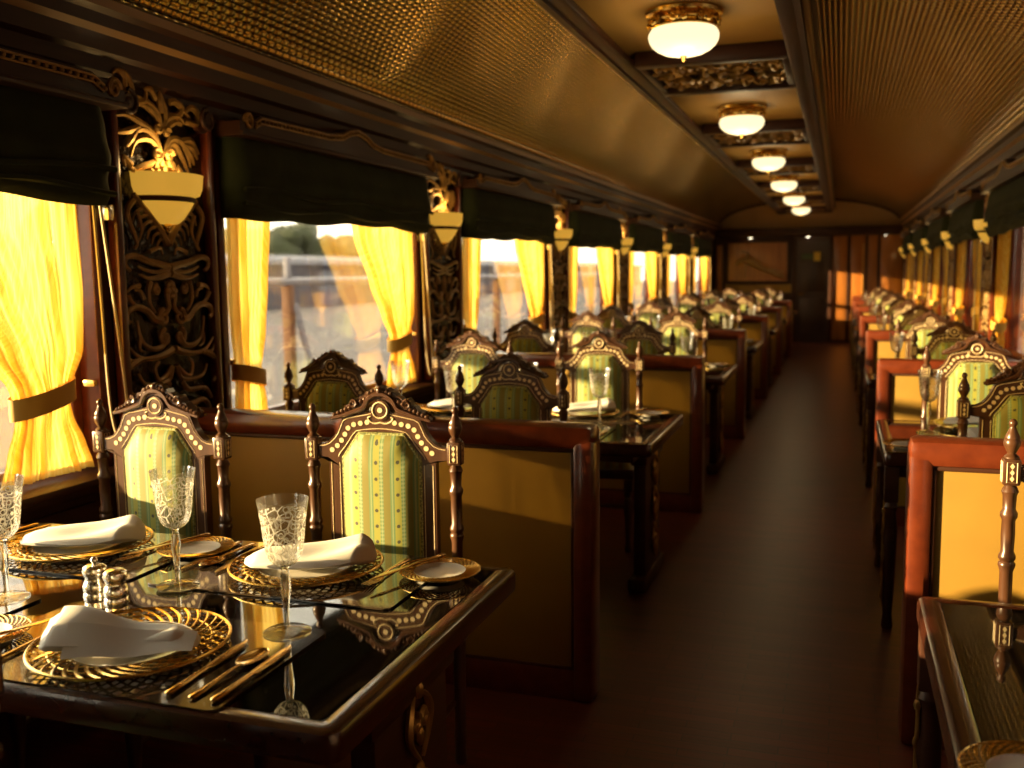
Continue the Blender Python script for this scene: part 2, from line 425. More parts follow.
# side cornices
def cornice(name, face, s):
    b = MB()
    prof = [(0,2.14),(.03,2.14),(.035,2.20),(.055,2.22),(.055,2.27),(.075,2.285),(.085,2.34),(.105,2.36),(.11,2.40),(.135,2.415),(.14,2.445),(.10,2.47),(0,2.50)]
    n = len(b.v); k = len(prof)
    b.v += [(face+s*p, YBACK, z) for p, z in prof]+[(face+s*p, YEND, z) for p, z in prof]
    for i in range(k-1): b.face((n+i, n+i+1, n+k+i+1, n+k+i), 1 if i in (6, 9) else 0)
    return struct(b.build(name, [M['wood_dark'], M['cream_mould']], sharp=25))
cornice('trim_2', XL, 1); cornice('trim_3', XR, -1)

# far end wall
b = MB(); Y = YEND
b.box(XL-.2, XR+.2, Y, Y+.15, -.06, 3.1)
struct(b.build('wall_far', M['wood_dark'], smooth=False))
b = MB()      # painted lunette above the end cornice
pts = [(VX+VW*cos(pi*(1-i/30)), VZ+VH*sin(pi*(1-i/30))-.03) for i in range(31)]
b.prism([(XL+.1, 2.28)]+[p for p in pts]+[(XR-.1, 2.28)], Y-.03, Y-.002); struct(b.build('trim_4', M['lunette'], smooth=False))
b = MB()
b.box(XL, XR, Y-.26, Y, 2.17, 2.32, b=.02); b.box(XL, XR, Y-.30, Y, 2.29, 2.345, b=.012)
struct(b.build('trim_5', M['wood_dark']))
d = MB(); dx0, dx1 = -.88, -.235
d.box(dx0-.09, dx0, Y-.07, Y, 0, 2.165, b=.01); d.box(dx1, dx1+.07, Y-.07, Y, 0, 2.165, b=.01); d.box(dx0, dx1, Y-.07, Y, 2.08, 2.165)
dr = struct(d.build('door_1', M['wood_dark']))
e = MB(); e.box(dx0, dx1, Y-.035, Y, 0.01, 2.08); e.box(dx0+.1, dx1-.1, Y-.045, Y-.035, .2, .9, b=.008); e.box(dx0+.1, dx1-.1, Y-.045, Y-.035, 1.05, 1.65, b=.008); e.build('leaf', M['dark_paint'], dr)
e = MB(); e.tube([(dx0+.06, Y-.035, 1.0), (dx0+.06, Y-.09, 1.0), (dx0+.16, Y-.09, 1.0)], .012, 8); e.build('handle', M['gold'], dr)
sg = thing('door_sign', 'small dark green and yellow sign on the dark end door', 'sign', (-.57, Y-.037, 1.76))
e = MB(); e.box(-.21, .03, -.012, 0, -.055, .055, b=.004); e.build('dark_half', M['sign_green'], sg)
e = MB(); e.box(.03, .16, -.012, 0, -.09, .09, b=.004); e.build('yellow_half', M['sign_yellow'], sg)
# honey veneer panelling right of the door
b = MB()
for x0, x1 in ((-.165,.11),(.17,.46),(.50,.68),(.74,1.16)): b.box(x0, x1, Y-.028, Y, .05, 2.17, b=.006)
struct(b.build('trim_6', M['wood_orange']))
b = MB()
for x in (.14, .48, .71): b.box(x-.02, x+.02, Y-.05, Y, .05, 2.17, b=.01)
struct(b.build('trim_7', M['wood_dark']))
b = MB(); b.box(.40, .43, Y-.075, Y-.02, .3, 2.0, b=.01); struct(b.build('trim_8', M['ceil_tan']))
# framed niche with the bird carving left of the door
nx0, nx1, nz0, nz1 = -2.26, -1.06, 1.27, 2.06
nf = MB()
for bx in ((nx0-.06,nx1+.06,nz0-.06,nz0),(nx0-.06,nx1+.06,nz1,nz1+.06),(nx0-.06,nx0,nz0,nz1),(nx1,nx1+.06,nz0,nz1)): nf.box(bx[0], bx[1], Y-.08, Y, bx[2], bx[3], b=.012)
tn = thing('wall_niche', 'dark framed niche with honey wood backing beside the end door', 'panel', (0,0,0))
nf.build('frame', M['wood_dark'], tn); e = MB(); e.box(nx0, nx1, Y-.03, Y, nz0, nz1); e.build('backing', M['wood_orange'], tn)
e = MB(); e.box(nx0-.06, nx1+.1, Y-.06, Y-.001, 1.02, 1.20, b=.01); e.build('lower_panel', M['tan_hide'], tn)
def bird():
    b = MB(); y = Y-.10
    body = catmull([(-2.10,y,1.60),(-2.03,y,1.68),(-1.93,y,1.70),(-1.82,y,1.66),(-1.70,y,1.60),(-1.5,y,1.50),(-1.3,y,1.40),(-1.10,y,1.345)], 5)
    b.tube(body, taper(len(body), .02, .012, .055), 8)
    neck = catmull([(-1.90,y,1.70),(-1.86,y,1.79),(-1.88,y,1.86),(-1.94,y,1.88)], 4); b.tube(neck, taper(len(neck), .04, .018), 8)
    b.ball((-1.95,y,1.88), .03, 8); b.tube([(-1.97,y,1.88),(-2.04,y,1.865)], [.014,.003], 6)
    for k in range(4):
        w = catmull([(-1.84,y-.02,1.68),(-1.78+.02*k,y-.04,1.76-.03*k),(-1.66+.05*k,y-.04,1.74-.06*k)], 4); b.tube(w, taper(len(w), .03, .006), 6, flat=.5)
    for k in range(3):
        w = catmull([(-1.6,y,1.55),(-1.4,y,1.47+.02*k),(-1.12,y,1.36+.05*k)], 4); b.tube(w, taper(len(w), .02, .008), 6)
    b.tube([(-1.9,y,1.62),(-1.9,y+.02,1.45),(-1.9,y+.06,1.33)], .012, 6)
    o = b.build('carved_bird', M['bronze']); tag(o, 'dark carved bird with a long tail in the end wall niche', 'sculpture')
bird()
b = MB(); b.box(-2.50, -2.38, Y-.12, Y-.001, .9, 2.02, b=.01); struct(b.build('trim_9', M['wood_orange']))
dl0 = None
for k, (x, w) in enumerate(((-1.80,'above the bird niche'),(-.66,'above the end door'),(.82,'above the honey wood panelling'))):
    t = thing('downlight', ('tiny ' if k == 2 else 'small ')+' round lit downlight under the end cornice '+w, 'light', (x, Y-.16, 2.17))
    if k == 2: t.scale = (.4,.4,1)
    e = MB(); e.lathe([(.045,0),(.062,0),(.062,-.012),(.045,-.012)], 16); e.build('ring', M['gold'], t)
    e = MB(); e.lathe([(.044,-.002),(.044,-.016),(.02,-.026),(.001,-.028)], 16); e.build('lens', M['downlight'], t)

# ------------------------------------------------------------------ windows
def window_mesh(n, x, y, rz):
    b = MB(); w = 1.05
    f = struct(None_frame(b, w)); f.name = 'window_%d' % n; f.location = (x, y, 0); f.rotation_euler = (0,0,rz)
    return f
def None_frame(b, w):
    # reveal lining and sash set back in the wall (local: +x into the room, +y along the car)
    for s in (-1, 1):
        b.box(-.15, .012, s*w, s*(w-.045), .80, 1.98, b=.006)
        b.box(-.12, -.07, s*(w-.045), s*(w-.095), .84, 1.98, b=.008)
    b.box(-.15, .012, -w, w, 1.94, 1.99); b.box(-.12, -.07, -w+.05, w-.05, .81, .86, b=.008)
    return b.build('window_frame', M['wood_red'])
WPROTO = []
def window(n, x, y, rz):
    if not WPROTO:
        f = window_mesh(n, x, y, rz)
        e = MB(); e.box(-.098, -.094, -.955, .955, .86, 1.95); pn = e.build('pane', M['pane'], f, smooth=False)
        e = MB(); e.box(-.16, .115, -1.08, 1.08, .775, .808, b=.012); e.box(-.02, .07, -1.06, 1.06, .74, .775, b=.01); e.build('sill', M['wood_dark'], f)
        index_children(f); WPROTO.append(f); return f
    f = dup(WPROTO[0], loc=(x, y, 0), rz=rz); f.name = 'window_%d' % n; return f
WINS = []   # (n, x, y, rz, side, index)
n = 0
for k, y in enumerate(winL2):
    if y < -1.2: continue
    n += 1; WINS.append((n, XL, y, 0, 'L', k)); window(n, XL, y, 0)
for k, y in enumerate(winR2):
    if y < -1.2: continue
    n += 1; WINS.append((n, XR, y, pi, 'R', k)); window(n, XR, y, pi)

b = MB()
for y in (20.14,): b.box(XL-.15, XL+.012, y, y+.03, .80, 1.98, b=.006)
f = struct(b.build('window_frame', M['wood_red'])); f.name = 'window_%d' % (n+1)  # added window that lets sun onto the end wall panelling
e = MB(); e.box(XL-.098, XL-.094, 19.79, 20.14, .80, 1.98); e.build('pane', M['pane'], f, smooth=False)
e = MB(); e.box(XL-.12, XL+.02, 19.79, 20.14, 1.78, 1.98, b=.006); e.build('head_panel', M['wood_dark'], f)

# ------------------------------------------------------------------ pelmet, roman blind, curtains
def pelmet():
    t = thing('window_pelmet', '', 'pelmet')
    b = MB(); w = 1.06
    pts = [(-w,2.085),(w,2.085),(w,2.145),(.95,2.16),(.90,2.185),(.30,2.19),(.17,2.205),(.09,2.235),(0,2.25),(-.09,2.235),(-.17,2.205),(-.30,2.19),(-.90,2.185),(-.95,2.16),(-w,2.145)]
    b.prism(pts, .07, .145, axis='x'); b.box(.0, .07, -w, w, 2.085, 2.15)
    b.box(.145, .158, -w, w, 2.085, 2.105, b=.004)
    b.build('board', M['wood_dark'], t)
    b = MB(); top = [(p[0], p[1]) for p in pts[3:14]]
    path = [Vector((.152, y, z-.013)) for y, z in top]; path2 = [Vector((.150, y, z-.034)) for y, z in top]
    b.tube(path, .005, 5); b.tube(path2, .0045, 5)
    L = [0]
    for i in range(len(path)-1): L.append(L[-1]+(path[i+1]-path[i]).length)
    m = 58
    for q in range(m+1):
        d = L[-1]*q/m
        for i in range(len(path)-1):
            if L[i] <= d <= L[i+1]+1e-9:
                p = path[i].lerp(path[i+1], (d-L[i])/(L[i+1]-L[i])); b.ball((p.x+.003, p.y, p.z-.011), .0085, 6); break
    b.build('bead_moulding', M['bronze'], t)
    for s in (-1, 1):
        b = MB(); sp = spiral(0, 0, .035, .006, 0, 1.6, 18); b.tube([(.15, s*(1.0+.0)+s*p[0]*.9, 2.145+p[1]) for p in sp], taper(19, .011, .005), 6)
        b.build('scroll_end', M['bronze'], t)
    index_children(t); return t
def roman_blind():
    t = thing('roman_blind', '', 'blind')
    w = 1.03
    def f(u, v):
        y = -w+2*w*u; z = 2.085-.335*v
        sag = .010*sin(u*pi*2.1+.5)*v
        x = .10+.028*sin(pi*min(1, v*1.02))+ .012*sin(v*pi*5)*(v)+.004*sin(u*23+v*5)*v
        e = min(u, 1-u)
        if e < .03: x -= .05*(1-e/.03)**2
        return (x, y, z-sag-(.006*sin(u*23) if v > .85 else 0))
    b = MB(); b.grid(f, 80, 26)
    def g(u, v): p = f(u, 1); return (p[0]-.030*v, p[1], p[2]+.004*v)
    b.grid(g, 80, 2)
    for s, u in ((-1, 0), (1, 1)):
        A = [f(u, j/26) for j in range(27)]; b.strip(A, [(.0, a[1], a[2]) for a in A])
    b.build('fabric', M['green_blind'], t, sharp=60)
    b = MB()
    for j, z in enumerate((1.865, 1.80)):
        b.tube([(.122-.006*j+.004*sin(k*1.3+j), -w+.02+(2*w-.04)*k/30, z+.012*sin(k*.5+j*2)) for k in range(31)], .014, 6, flat=.8)
    b.build('fold_roll', M['green_blind'], t)
    b = MB(); pts = catmull([(.07,.955,1.80),(.075,.965,1.4),(.078,.975,1.05),(.08,1.01,.90),(.085,1.04,.86),(.085,1.06,.95),(.08,1.04,1.25),(.075,.985,1.75)], 7)
    b.tube(pts, .0055, 6); b.build('cord_loop', M['cord'], t)
    b = MB(); b.box(.0, .06, 1.042, 1.075, 1.70, 1.76, b=.01); b.build('cord_bracket', M['silver'], t)
    index_children(t); return t
def curtain(kind):
    """kind 'wide': the broad panel swept to +y; 'narrow': the slim panel at -y"""
    t = thing('window_curtain', '', 'curtain')
    if kind == 'wide': keys = [(1.84,.14,.95),(1.70,.18,.95),(1.45,.36,.95),(1.25,.51,.93),(1.14,.60,.87),(1.08,.615,.86),(1.02,.61,.87),(.92,.57,.92),(.825,.54,.96)]; nf = 17
    else: keys = [(1.84,-.99,-.64),(1.70,-.99,-.66),(1.45,-.99,-.69),(1.25,-.985,-.73),(1.14,-.975,-.76),(1.08,-.97,-.77),(1.02,-.975,-.765),(.92,-.985,-.74),(.825,-.99,-.72)]; nf = 9
    def ed(v):
        z = 1.84-(1.84-.825)*v
        for i in range(len(keys)-1):
            z0, a0, b0 = keys[i]; z1, a1, b1 = keys[i+1]
            if z <= z0+1e-9 and z >= z1-1e-9:
                s = (z0-z)/(z0-z1); s = s*s*(3-2*s)*.5+s*.5
                return z, a0+(a1-a0)*s, b0+(b1-b0)*s
        return z, keys[-1][1], keys[-1][2]
    ph = [random.uniform(-.6,.6) for _ in range(nf+2)]
    def f(u, v):
        z, a, c = ed(v); wv = u*nf; i = int(wv)
        amp = .020+.012*sin(ph[min(i, nf)]*4)
        tight = math.exp(-((z-1.08)/.07)**2)
        x = .012+amp*(1-.55*tight)*sin(2*pi*wv/1.0+ph[min(i,nf)]*.0)*(.75+.25*sin(u*7))+.02*tight*sin(pi*u)
        if z < .87: x += .02*sin(u*11)*(.87-z)/.05*.5
        return (x-.005, a+(c-a)*u+.004*sin(v*9+i), z+(.02*(.85-z)/.03 if z < .85 and False else 0))
    b = MB(); b.grid(f, nf*7, 46); b.build('sheer', M['curtain'], t, sharp=85)
    z, a, c = ed((1.84-1.085)/(1.84-.825)); b = MB()
    ring = []
    m = 28
    for q in range(m):
        w = 2*pi*q/m; yy = (a+c)/2+(c-a)/2*1.12*cos(w); xx = .012+.055*sin(w); s = 1 if kind == 'wide' else -1
        ring.append((xx, yy, 1.075+.045*s*((yy-a)/(c-a))))
    for i in range(m): pass
    A = [(x, y, z-.036) for x, y, z in ring]; B = [(x, y, z+.036) for x, y, z in ring]
    b.strip(A, B, close=True); b.build('tie_band', M['tie'], t, sharp=60)
    b = MB(); yy = .975 if kind == 'wide' else -.985
    b.box(-.03, .018, yy-.008, yy+.012, 1.11, 1.135, b=.004); b.build('tie_hook', M['gold'], t)
    index_children(t); return t
def sidewords(s): return 'wide-table' if s == 'L' else 'small-table'
pel0, bl0, cw0, cn0 = pelmet(), roman_blind(), curtain('wide'), curtain('narrow')
used = {'p':0,'b':0,'w':0,'n':0}
def put(proto, key, label, loc, rz, group):
    if not used[key]:
        used[key] = 1; proto.location = loc; proto.rotation_euler = (0,0,rz); proto['label'] = label; proto['group'] = group; return proto
    return dup(proto, label, loc, rz, group)
for (n, x, y, rz, s, k) in WINS:
    if s == 'L' and not (0 < y): continue
    if s == 'R' and y < 6: continue
    idx = round((y-(YW0 if s == 'L' else YW0+RO))/P); wn = ORD[idx] if s == 'L' else ORD[idx-2]
    wd = '%s window on the %s side' % (wn, sidewords(s))
    put(pel0, 'p', 'dark wood pelmet with beaded ogee edge over the '+wd, (x, y, 0), rz, 'window pelmets')
    put(bl0, 'b', 'dark green roman blind half drawn at the '+wd, (x, y, 0), rz, 'roman blinds')
    put(cw0, 'w', ('broad' if s == 'L' else 'broad near')+' yellow tied-back curtain sweeping across the '+wd, (x, y, 0), rz, 'yellow curtains')
    put(cn0, 'n', 'slim yellow tied-back curtain hanging at one edge of the '+wd, (x, y, 0), rz, 'yellow curtains') if not (s == 'L' and idx == 0) else None

# ------------------------------------------------------------------ carved columns and sconces
def carved_panel():
    t = thing('scroll_carving', '', 'carving')
    b = MB(); b.box(.002, .016, -.30, .30, .815, 2.13, b=.004); b.build('backing', M['backing'], t)
    b = MB()
    for s in (-1, 1):
        b.box(.002, .052, s*.262, s*.30, .82, 2.13, b=.01)
    b.box(.002, .06, -.302, .302, .815, .90, b=.014)
    b.build('stile', M['wood_red'], t)
    b = MB(); X = .036
    def Z(cy): return 1.41-(cy-384)*.00103
    def U(cx): return (cx-275)*.00150
    motifs = [  # (points in the photo's own units, start radius, end radius)
        ([(278,175),(300,130),(330,85),(365,45),(400,0)], .016,.012),
        ([(278,262),(320,250),(360,240),(405,222),(438,228),(442,255),(425,275)], .017,.008),
        ([(280,285),(320,300),(360,302),(395,288)], .016,.004), ([(280,275),(330,280),(370,272),(398,258)], .012,.004),
        ([(282,320),(290,370),(285,410),(300,440)], .012,.010),
        ([(318,462),(345,455),(370,425),(405,408),(440,418),(448,448),(436,462)], .017,.009),
        ([(352,315),(362,350),(358,400),(338,432)], .013,.006), ([(395,330),(425,335),(442,352)], .012,.004),
        ([(440,360),(425,390),(400,408)], .012,.005), ([(380,380),(392,350),(412,345)], .010,.004),
        ([(300,520),(320,560),(360,565),(392,540),(405,500),(410,455)], .014,.006), ([(402,520),(405,560),(385,575)], .010,.003),
        ([(280,575),(310,590),(360,600),(410,590),(450,545)], .018,.005), ([(395,598),(440,600),(455,560)], .012,.004), ([(410,600),(455,630),(468,680),(440,725)], .014,.008),
        ([(285,640),(310,672),(340,685),(352,640),(335,615)], .012,.007), ([(285,640),(300,690),(350,700),(395,690),(415,650)], .013,.006), ([(300,700),(330,740),(400,745),(430,790)], .014,.008),
        ([(285,770),(330,800),(390,790),(420,830),(400,880)], .015,.007), ([(280,850),(320,880),(380,900),(430,880)], .014,.005), ([(300,930),(350,920),(400,950),(440,930)], .012,.006),
        ([(400,20),(425,60),(415,110),(395,170),(405,195)], .013,.007), ([(390,60),(375,120),(390,170)], .010,.004), ([(350,205),(310,190),(300,215)], .010,.004)]
    for pts, r0, r1 in motifs:
        for s in (-1, 1):
            c = catmull([(X, s*U(p[0]), Z(p[1])) for p in pts], 4)
            b.tube(c, [r*1.0 for r in taper(len(c), r0, r1)], 6, flat=.9, up=(1,0,0))
    for k in range(6):      # wing feathers beside the bowl
        for s in (-1, 1):
            a = (U(285+k*17), Z(150-k*20)); c = catmull([(X, s*a[0], a[1]), (X-.004, s*(a[0]+.035), a[1]-.016), (X-.006, s*(a[0]+.048), a[1]-.050)], 3)
            b.tube(c, taper(len(c), .009, .003), 5, up=(1,0,0))
    for cx, cy, r in ((308,452,26),(306,528,26),(330,345,15)):
        for s in (-1, 1):
            sp = spiral(0, 0, r*.0013, .003, pi/2, -1.5, 14); b.tube([(X, s*(U(cx)+p[0]), Z(cy)+p[1]) for p in sp], taper(15, .011, .006), 6, up=(1,0,0))
    for cx, cy in ((275,345),(262,352),(288,352),(275,370),(275,325)): b.ball((X, U(cx), Z(cy)), .016, 8)
    b.build('scrollwork', M['bronze'], t)
    # the palm spray above the bowl
    b = MB(); du, dz = .00112, .00076
    def p(cx, cy): return (.035+.00005*(520-cy), (cx-338)*du-.012, 1.88+(520-cy)*dz)
    fr = [[(330,410),(300,330),(240,295),(180,330),(155,395)], [(328,400),(290,310),(220,270),(150,245),(95,262)], [(325,395),(270,340),(200,360),(175,440)], [(215,290),(160,320),(102,338)], [(205,300),(180,350),(160,392)],
          [(345,410),(370,330),(430,320),(470,380),(490,445)], [(345,400),(390,340),(440,400),(478,472)], [(430,325),(490,310),(538,370)], [(450,335),(500,350),(530,400)], [(455,340),(490,390),(512,430)],
          [(322,300),(300,220),(240,180),(180,190)], [(322,290),(310,210),(250,160),(190,150)], [(338,290),(360,220),(420,200),(450,230)], [(345,280),(400,230),(440,240)], [(330,200),(318,140),(318,95)], [(350,230),(345,170),(318,95)],
          [(180,195),(150,130),(140,70),(110,50),(90,70)], [(185,190),(180,120),(155,60),(115,42)], [(200,180),(240,160),(250,110)], [(180,480),(140,450),(150,490)], [(330,430),(230,480),(190,500),(150,470)],
          [(420,200),(440,150),(400,120)], [(455,215),(520,215),(528,160),(490,140),(460,170),(485,190)], [(300,140),(270,100),(240,105)], [(370,140),(400,130),(430,160)]]
    for f in fr:
        c = catmull([p(*q) for q in f], 5); b.tube(c, [r*1.5 for r in taper(len(c), .0095, .0035, .0100)], 6, flat=.7, up=(1,0,0))
    for cx, cy, r in ((302,402,24),(365,402,24),(305,275,18),(352,290,16)):
        sp = spiral(0, 0, r*du, .004, 0, 1.6 if cx > 338 else -1.6, 16); o = p(cx, cy); b.tube([(o[0]+.006, o[1]+q[0], o[2]+q[1]) for q in sp], taper(17, .011, .006), 6, up=(1,0,0))
    for q in [(300,455),(345,470),(390,450),(400,490),(310,490),(350,500),(430,480),(280,500),(330,440),(370,440)]:
        c = p(*q); b.lathe([(.001,0),(.020,.012),(.018,.035),(.001,.06)], 8, (c[0]-.005, c[1], c[2]-.03))
    b.build('palm_spray', M['gold_carved'], t)
    # turned volute brackets at the top corners
    for s in (-1, 1):
        b = MB(); b.tube([(.03+.02*k/4, s*.235, 2.13) for k in range(5)], .052, 14); b.tube([(.075, s*.235, 2.13), (.083, s*.235, 2.13)], [.035, .02], 12)
        sp = spiral(s*.235, 2.13, .048, .008, pi/2, s*1.8, 20); b.tube([(.078, q[0], q[1]) for q in sp], taper(21, .009, .005), 6)
        b.build('volute_bracket', M['wood_dark'], t)
    index_children(t); return t
def sconce():
    t = thing('wall_sconce', '', 'wall lamp')
    def half(prof, th, b):
        b.lathe(prof+[(r-th, z) for r, z in reversed(prof)], 24, (.018, 0, 0), 0, sx=.72, sy=.88, a0=-pi/2, a1=pi/2)
    b = MB(); half([(.155,1.806),(.183,1.815),(.196,1.84),(.202,1.885),(.205,1.892)], .012, b); b.build('bowl', M['alabaster'], t)
    b = MB(); half([(.156,1.786),(.163,1.790),(.163,1.803),(.156,1.807)], .012, b); b.build('band', M['wood_dark'], t)
    b = MB(); half([(.06,1.703),(.075,1.706),(.10,1.722),(.135,1.762),(.152,1.786)], .012, b)
    b.lathe([(.001,1.703),(.06,1.704)], 24, (.018,0,0), 0, sx=.72, a0=-pi/2, a1=pi/2, caps=False); b.build('lower_cup', M['alabaster'], t)
    b = MB(); b.ball((.04,0,1.694), .017, 8); b.ball((.04,0,1.676), .009, 8); b.build('finial', M['gold'], t)
    index_children(t); return t
cp0, sc0 = carved_panel(), sconce(); first = [True]
for s, cols, x, rz in (('L', colL, XL, 0), ('R', colR, XR, pi)):
    for y in cols:
        if s == 'L' and y < 2: continue
        if s == 'R' and y < 7: continue
        if s == 'L' and y > 20: continue
        k = round((y-(YC0 if s == 'L' else YC0+RO))/P); wn = ORD[k] if s == 'L' else ORD[k-2]
        la = 'bronzed scroll-carved column panel with palm spray, %s column in view on the %s side' % (wn, sidewords(s))
        lb = 'lit alabaster bowl sconce on the %s carved column on the %s side' % (wn, sidewords(s))
        if first[0]:
            first[0] = False
            for o, l in ((cp0, la), (sc0, lb)): o.location = (x, y, 0); o.rotation_euler = (0,0,rz); o['label'] = l
            cp0['group'] = 'carved column panels'; sc0['group'] = 'wall sconces'
        else:
            dup(cp0, la, (x, y, 0), rz); dup(sc0, lb, (x, y, 0), rz)
        L = bpy.data.lights.new('sconce_light', 'POINT'); L.energy = 1.4 if s == 'L' else .5; L.color = (1,.62,.22); L.shadow_soft_size = .05
        o = bpy.data.objects.new('sconce_light', L); COL.objects.link(o); o.location = (x+(.10 if s == 'L' else -.10), y, 1.94)

# ------------------------------------------------------------------ ceiling lamps and carved cross bands
def ceiling_lamp():
    t = thing('ceiling_lamp', '', 'ceiling lamp')
    b = MB(); b.lathe([(.001,.012),(.178,.012),(.182,.004),(.176,-.008),(.158,-.016),(.150,-.024),(.146,-.046),(.150,-.058),(.155,-.064),(.150,-.070),(.12,-.068)], 32, caps=False); b.build('gilt_gallery', M['gold'], t)
    b = MB()
    for k in range(8):
        a = 2*pi*k/8
        for q in (-.13, .13):
            sp = spiral(0, 0,   .019, .005, pi if q < 0 else 0, 1.3 if q < 0 else -1.3, 12)
            b.tube([((.158+.004*sin(i))*cos(a+q+p[0]*5.5), (.158+.004*sin(i))*sin(a+q+p[0]*5.5), -.035+p[1]) for i, p in enumerate(sp)], taper(13, .009, .005), 5)
        b.ball((.158*cos(a), .158*sin(a), -.036), .015, 8, sz=1.4)
    b.tube([(.157*cos(2*pi*q/40), .157*sin(2*pi*q/40), -.036) for q in range(40)], .006, 6, closed=True)
    b.build('filigree', M['gold'], t)
    b = MB(); b.lathe([(.130,-.060),(.150,-.070),(.160,-.085),(.163,-.100),(.159,-.120),(.147,-.140),(.126,-.158),(.095,-.174),(.05,-.185),(.001,-.188)], 32, caps=False); b.build('glass_shade', M['opal'], t, sharp=60)
    b = MB(); b.lathe([(.001,-.185),(.016,-.188),(.012,-.195),(.006,-.199),(.009,-.205),(.001,-.213)], 12, caps=False); b.build('finial', M['gold'], t)
    index_children(t); return t
cl0 = ceiling_lamp()
for k in range(6):
    la = ['round gilt ceiling lamp with opal glass, the nearest and largest of the row','opal ceiling lamp with gilt gallery, second from the camera along the centre panel','opal ceiling lamp with gilt gallery, third from the camera along the centre panel','small opal ceiling lamp, fourth from the camera along the centre panel','small opal ceiling lamp, second from the end wall','tiny opal ceiling lamp closest to the end wall'][k]
    loc = (-.7209, 4.701+P*k, HC+.053)
    if k == 0: cl0.location = loc; cl0['label'] = la; cl0['group'] = 'ceiling lamps'
    else: dup(cl0, la, loc)
    L = bpy.data.lights.new('ceiling_lamp_light', 'POINT'); L.energy = 2.4; L.color = (1,.72,.36); L.shadow_soft_size = .10
    o = bpy.data.objects.new('ceiling_lamp_light', L); COL.objects.link(o); o.location = (loc[0], loc[1], loc[2]-.33)
def cross_band():
    t = thing('ceiling_crossband', '', 'ceiling carving'); w0, w1 = XCL+.075, XCR-.075; cx = (w0+w1)/2; w = (w1-w0)/2
    b = MB()
    for y0, y1 in ((-.50,-.40),(.40,.50)): b.box(-w, w, y0, y1, -.018, .064, b=.012)
    b.box(-w, w, -.41, .41, .030, .064)
    for sg in (-1, 1): b.box(sg*w, sg*(w-.04), -.41, .41, -.012, .064, b=.008)
    b.build('band_frame', M['wood_dark'], t)
    b = MB(); rng = random.Random(3); Zr = .012
    for k in range(4):
        c = -w+.05+(2*w-.10)*(k+.5)/4
        for row in (-1, 1):
            sg = 1 if (k+(row > 0)) % 2 else -1; y = row*.19
            sp = spiral(0, 0, .092, .012, -pi/2*sg, 1.8*sg, 26); b.tube([(c+p[0], y+p[1]*1.7, Zr) for p in sp], taper(27, .020, .010), 6)
            for q in range(5):
                a = q*1.256+k; l = catmull([(c+.04*cos(a), y+.07*sin(a), Zr-.006), (c+.085*cos(a+.4), y+.14*sin(a+.4), Zr-.014), (c+.10*cos(a+.15), y+.19*sin(a+.15), Zr)], 4)
                b.tube(l, taper(len(l), .010, .004, .022), 6, flat=.6)
            b.tube(catmull([(c-.10, y-.18*sg, Zr), (c, y-.20*sg, Zr-.004), (c+.10, y+.18*sg, Zr)], 4), .012, 6)
    b.build('scroll_relief', M['gold_carved'], t); index_children(t)
    return t, cx
cb0, cbx = cross_band()
for k in range(6):
    la = 'gilt scroll-carved ceiling cross band, %s from the camera on the centre panel' % ORD[k] if k else 'gilt scroll-carved ceiling cross band just beyond the nearest lamp'
    loc = (cbx, 5.93+P*k, HC)
    if loc[1] > YCE: continue
    if k == 0: cb0.location = loc; cb0['label'] = la; cb0['group'] = 'ceiling cross bands'
    else: dup(cb0, la, loc)

# ------------------------------------------------------------------ seat dividers
def divider(x0, x1, aisle):
    """aisle: +1 when the aisle end is at x1, -1 at x0; built with y 0..0.13"""
    t = thing('seat_divider', '', 'partition'); w = .072; wt = .085; d = .13
    b = MB(); b.box(x0, x1, 0, d, .895, .98, b=.026)
    b.box(x0, x0+w, 0, d, 0, .94, b=.02); b.box(x1-w, x1, 0, d, 0, .94, b=.02); b.box(x0+w*.8, x1-w*.8, .012, d-.012, 0, .115, b=.008)
    b.build('frame', M['wood_red'], t)
    b = MB()
    for y0, y1 in ((.012, .026), (d-.026, d-.012)):   # bead around each panel
        for q in ((x0+w-.004, x1-w+.004, .886, .900), (x0+w-.004, x1-w+.004, .112, .124)): b.box(q[0], q[1], y0, y1, q[2], q[3], b=.004)
        for xa in (x0+w-.004, x1-w-.008): b.box(xa, xa+.012, y0, y1, .12, .89, b=.004)
    b.build('panel_bead', M['wood_dark'], t)
    for nm, y0, y1 in (('padded_panel', .020, .034), ('padded_panel', d-.034, d-.020)):
        b = MB(); b.box(x0+w-.01, x1-w+.01, y0, y1, .11, .90, b=.008); b.build(nm, M['tan_hide'], t)
    index_children(t); return t
dvL, dvR = divider(-2.475, -.7817, 1), divider(.212, 1.135, -1)
for k in range(7):
    wh = {0:'nearest'}.get(k, ORD[k]+' from the camera')
    for proto, s, nmx in ((dvL, 'L', 7), (dvR, 'R', 7)):
        if s == 'L' and k == 6: continue
        la = ('tan-panelled mahogany seat divider, %s on the %s side' % (wh, sidewords(s)))
        loc = (0, YP+P*k, 0)
        if k == 0: proto.location = loc; proto['label'] = la; proto['group'] = 'seat dividers'
        else: dup(proto, la, loc)

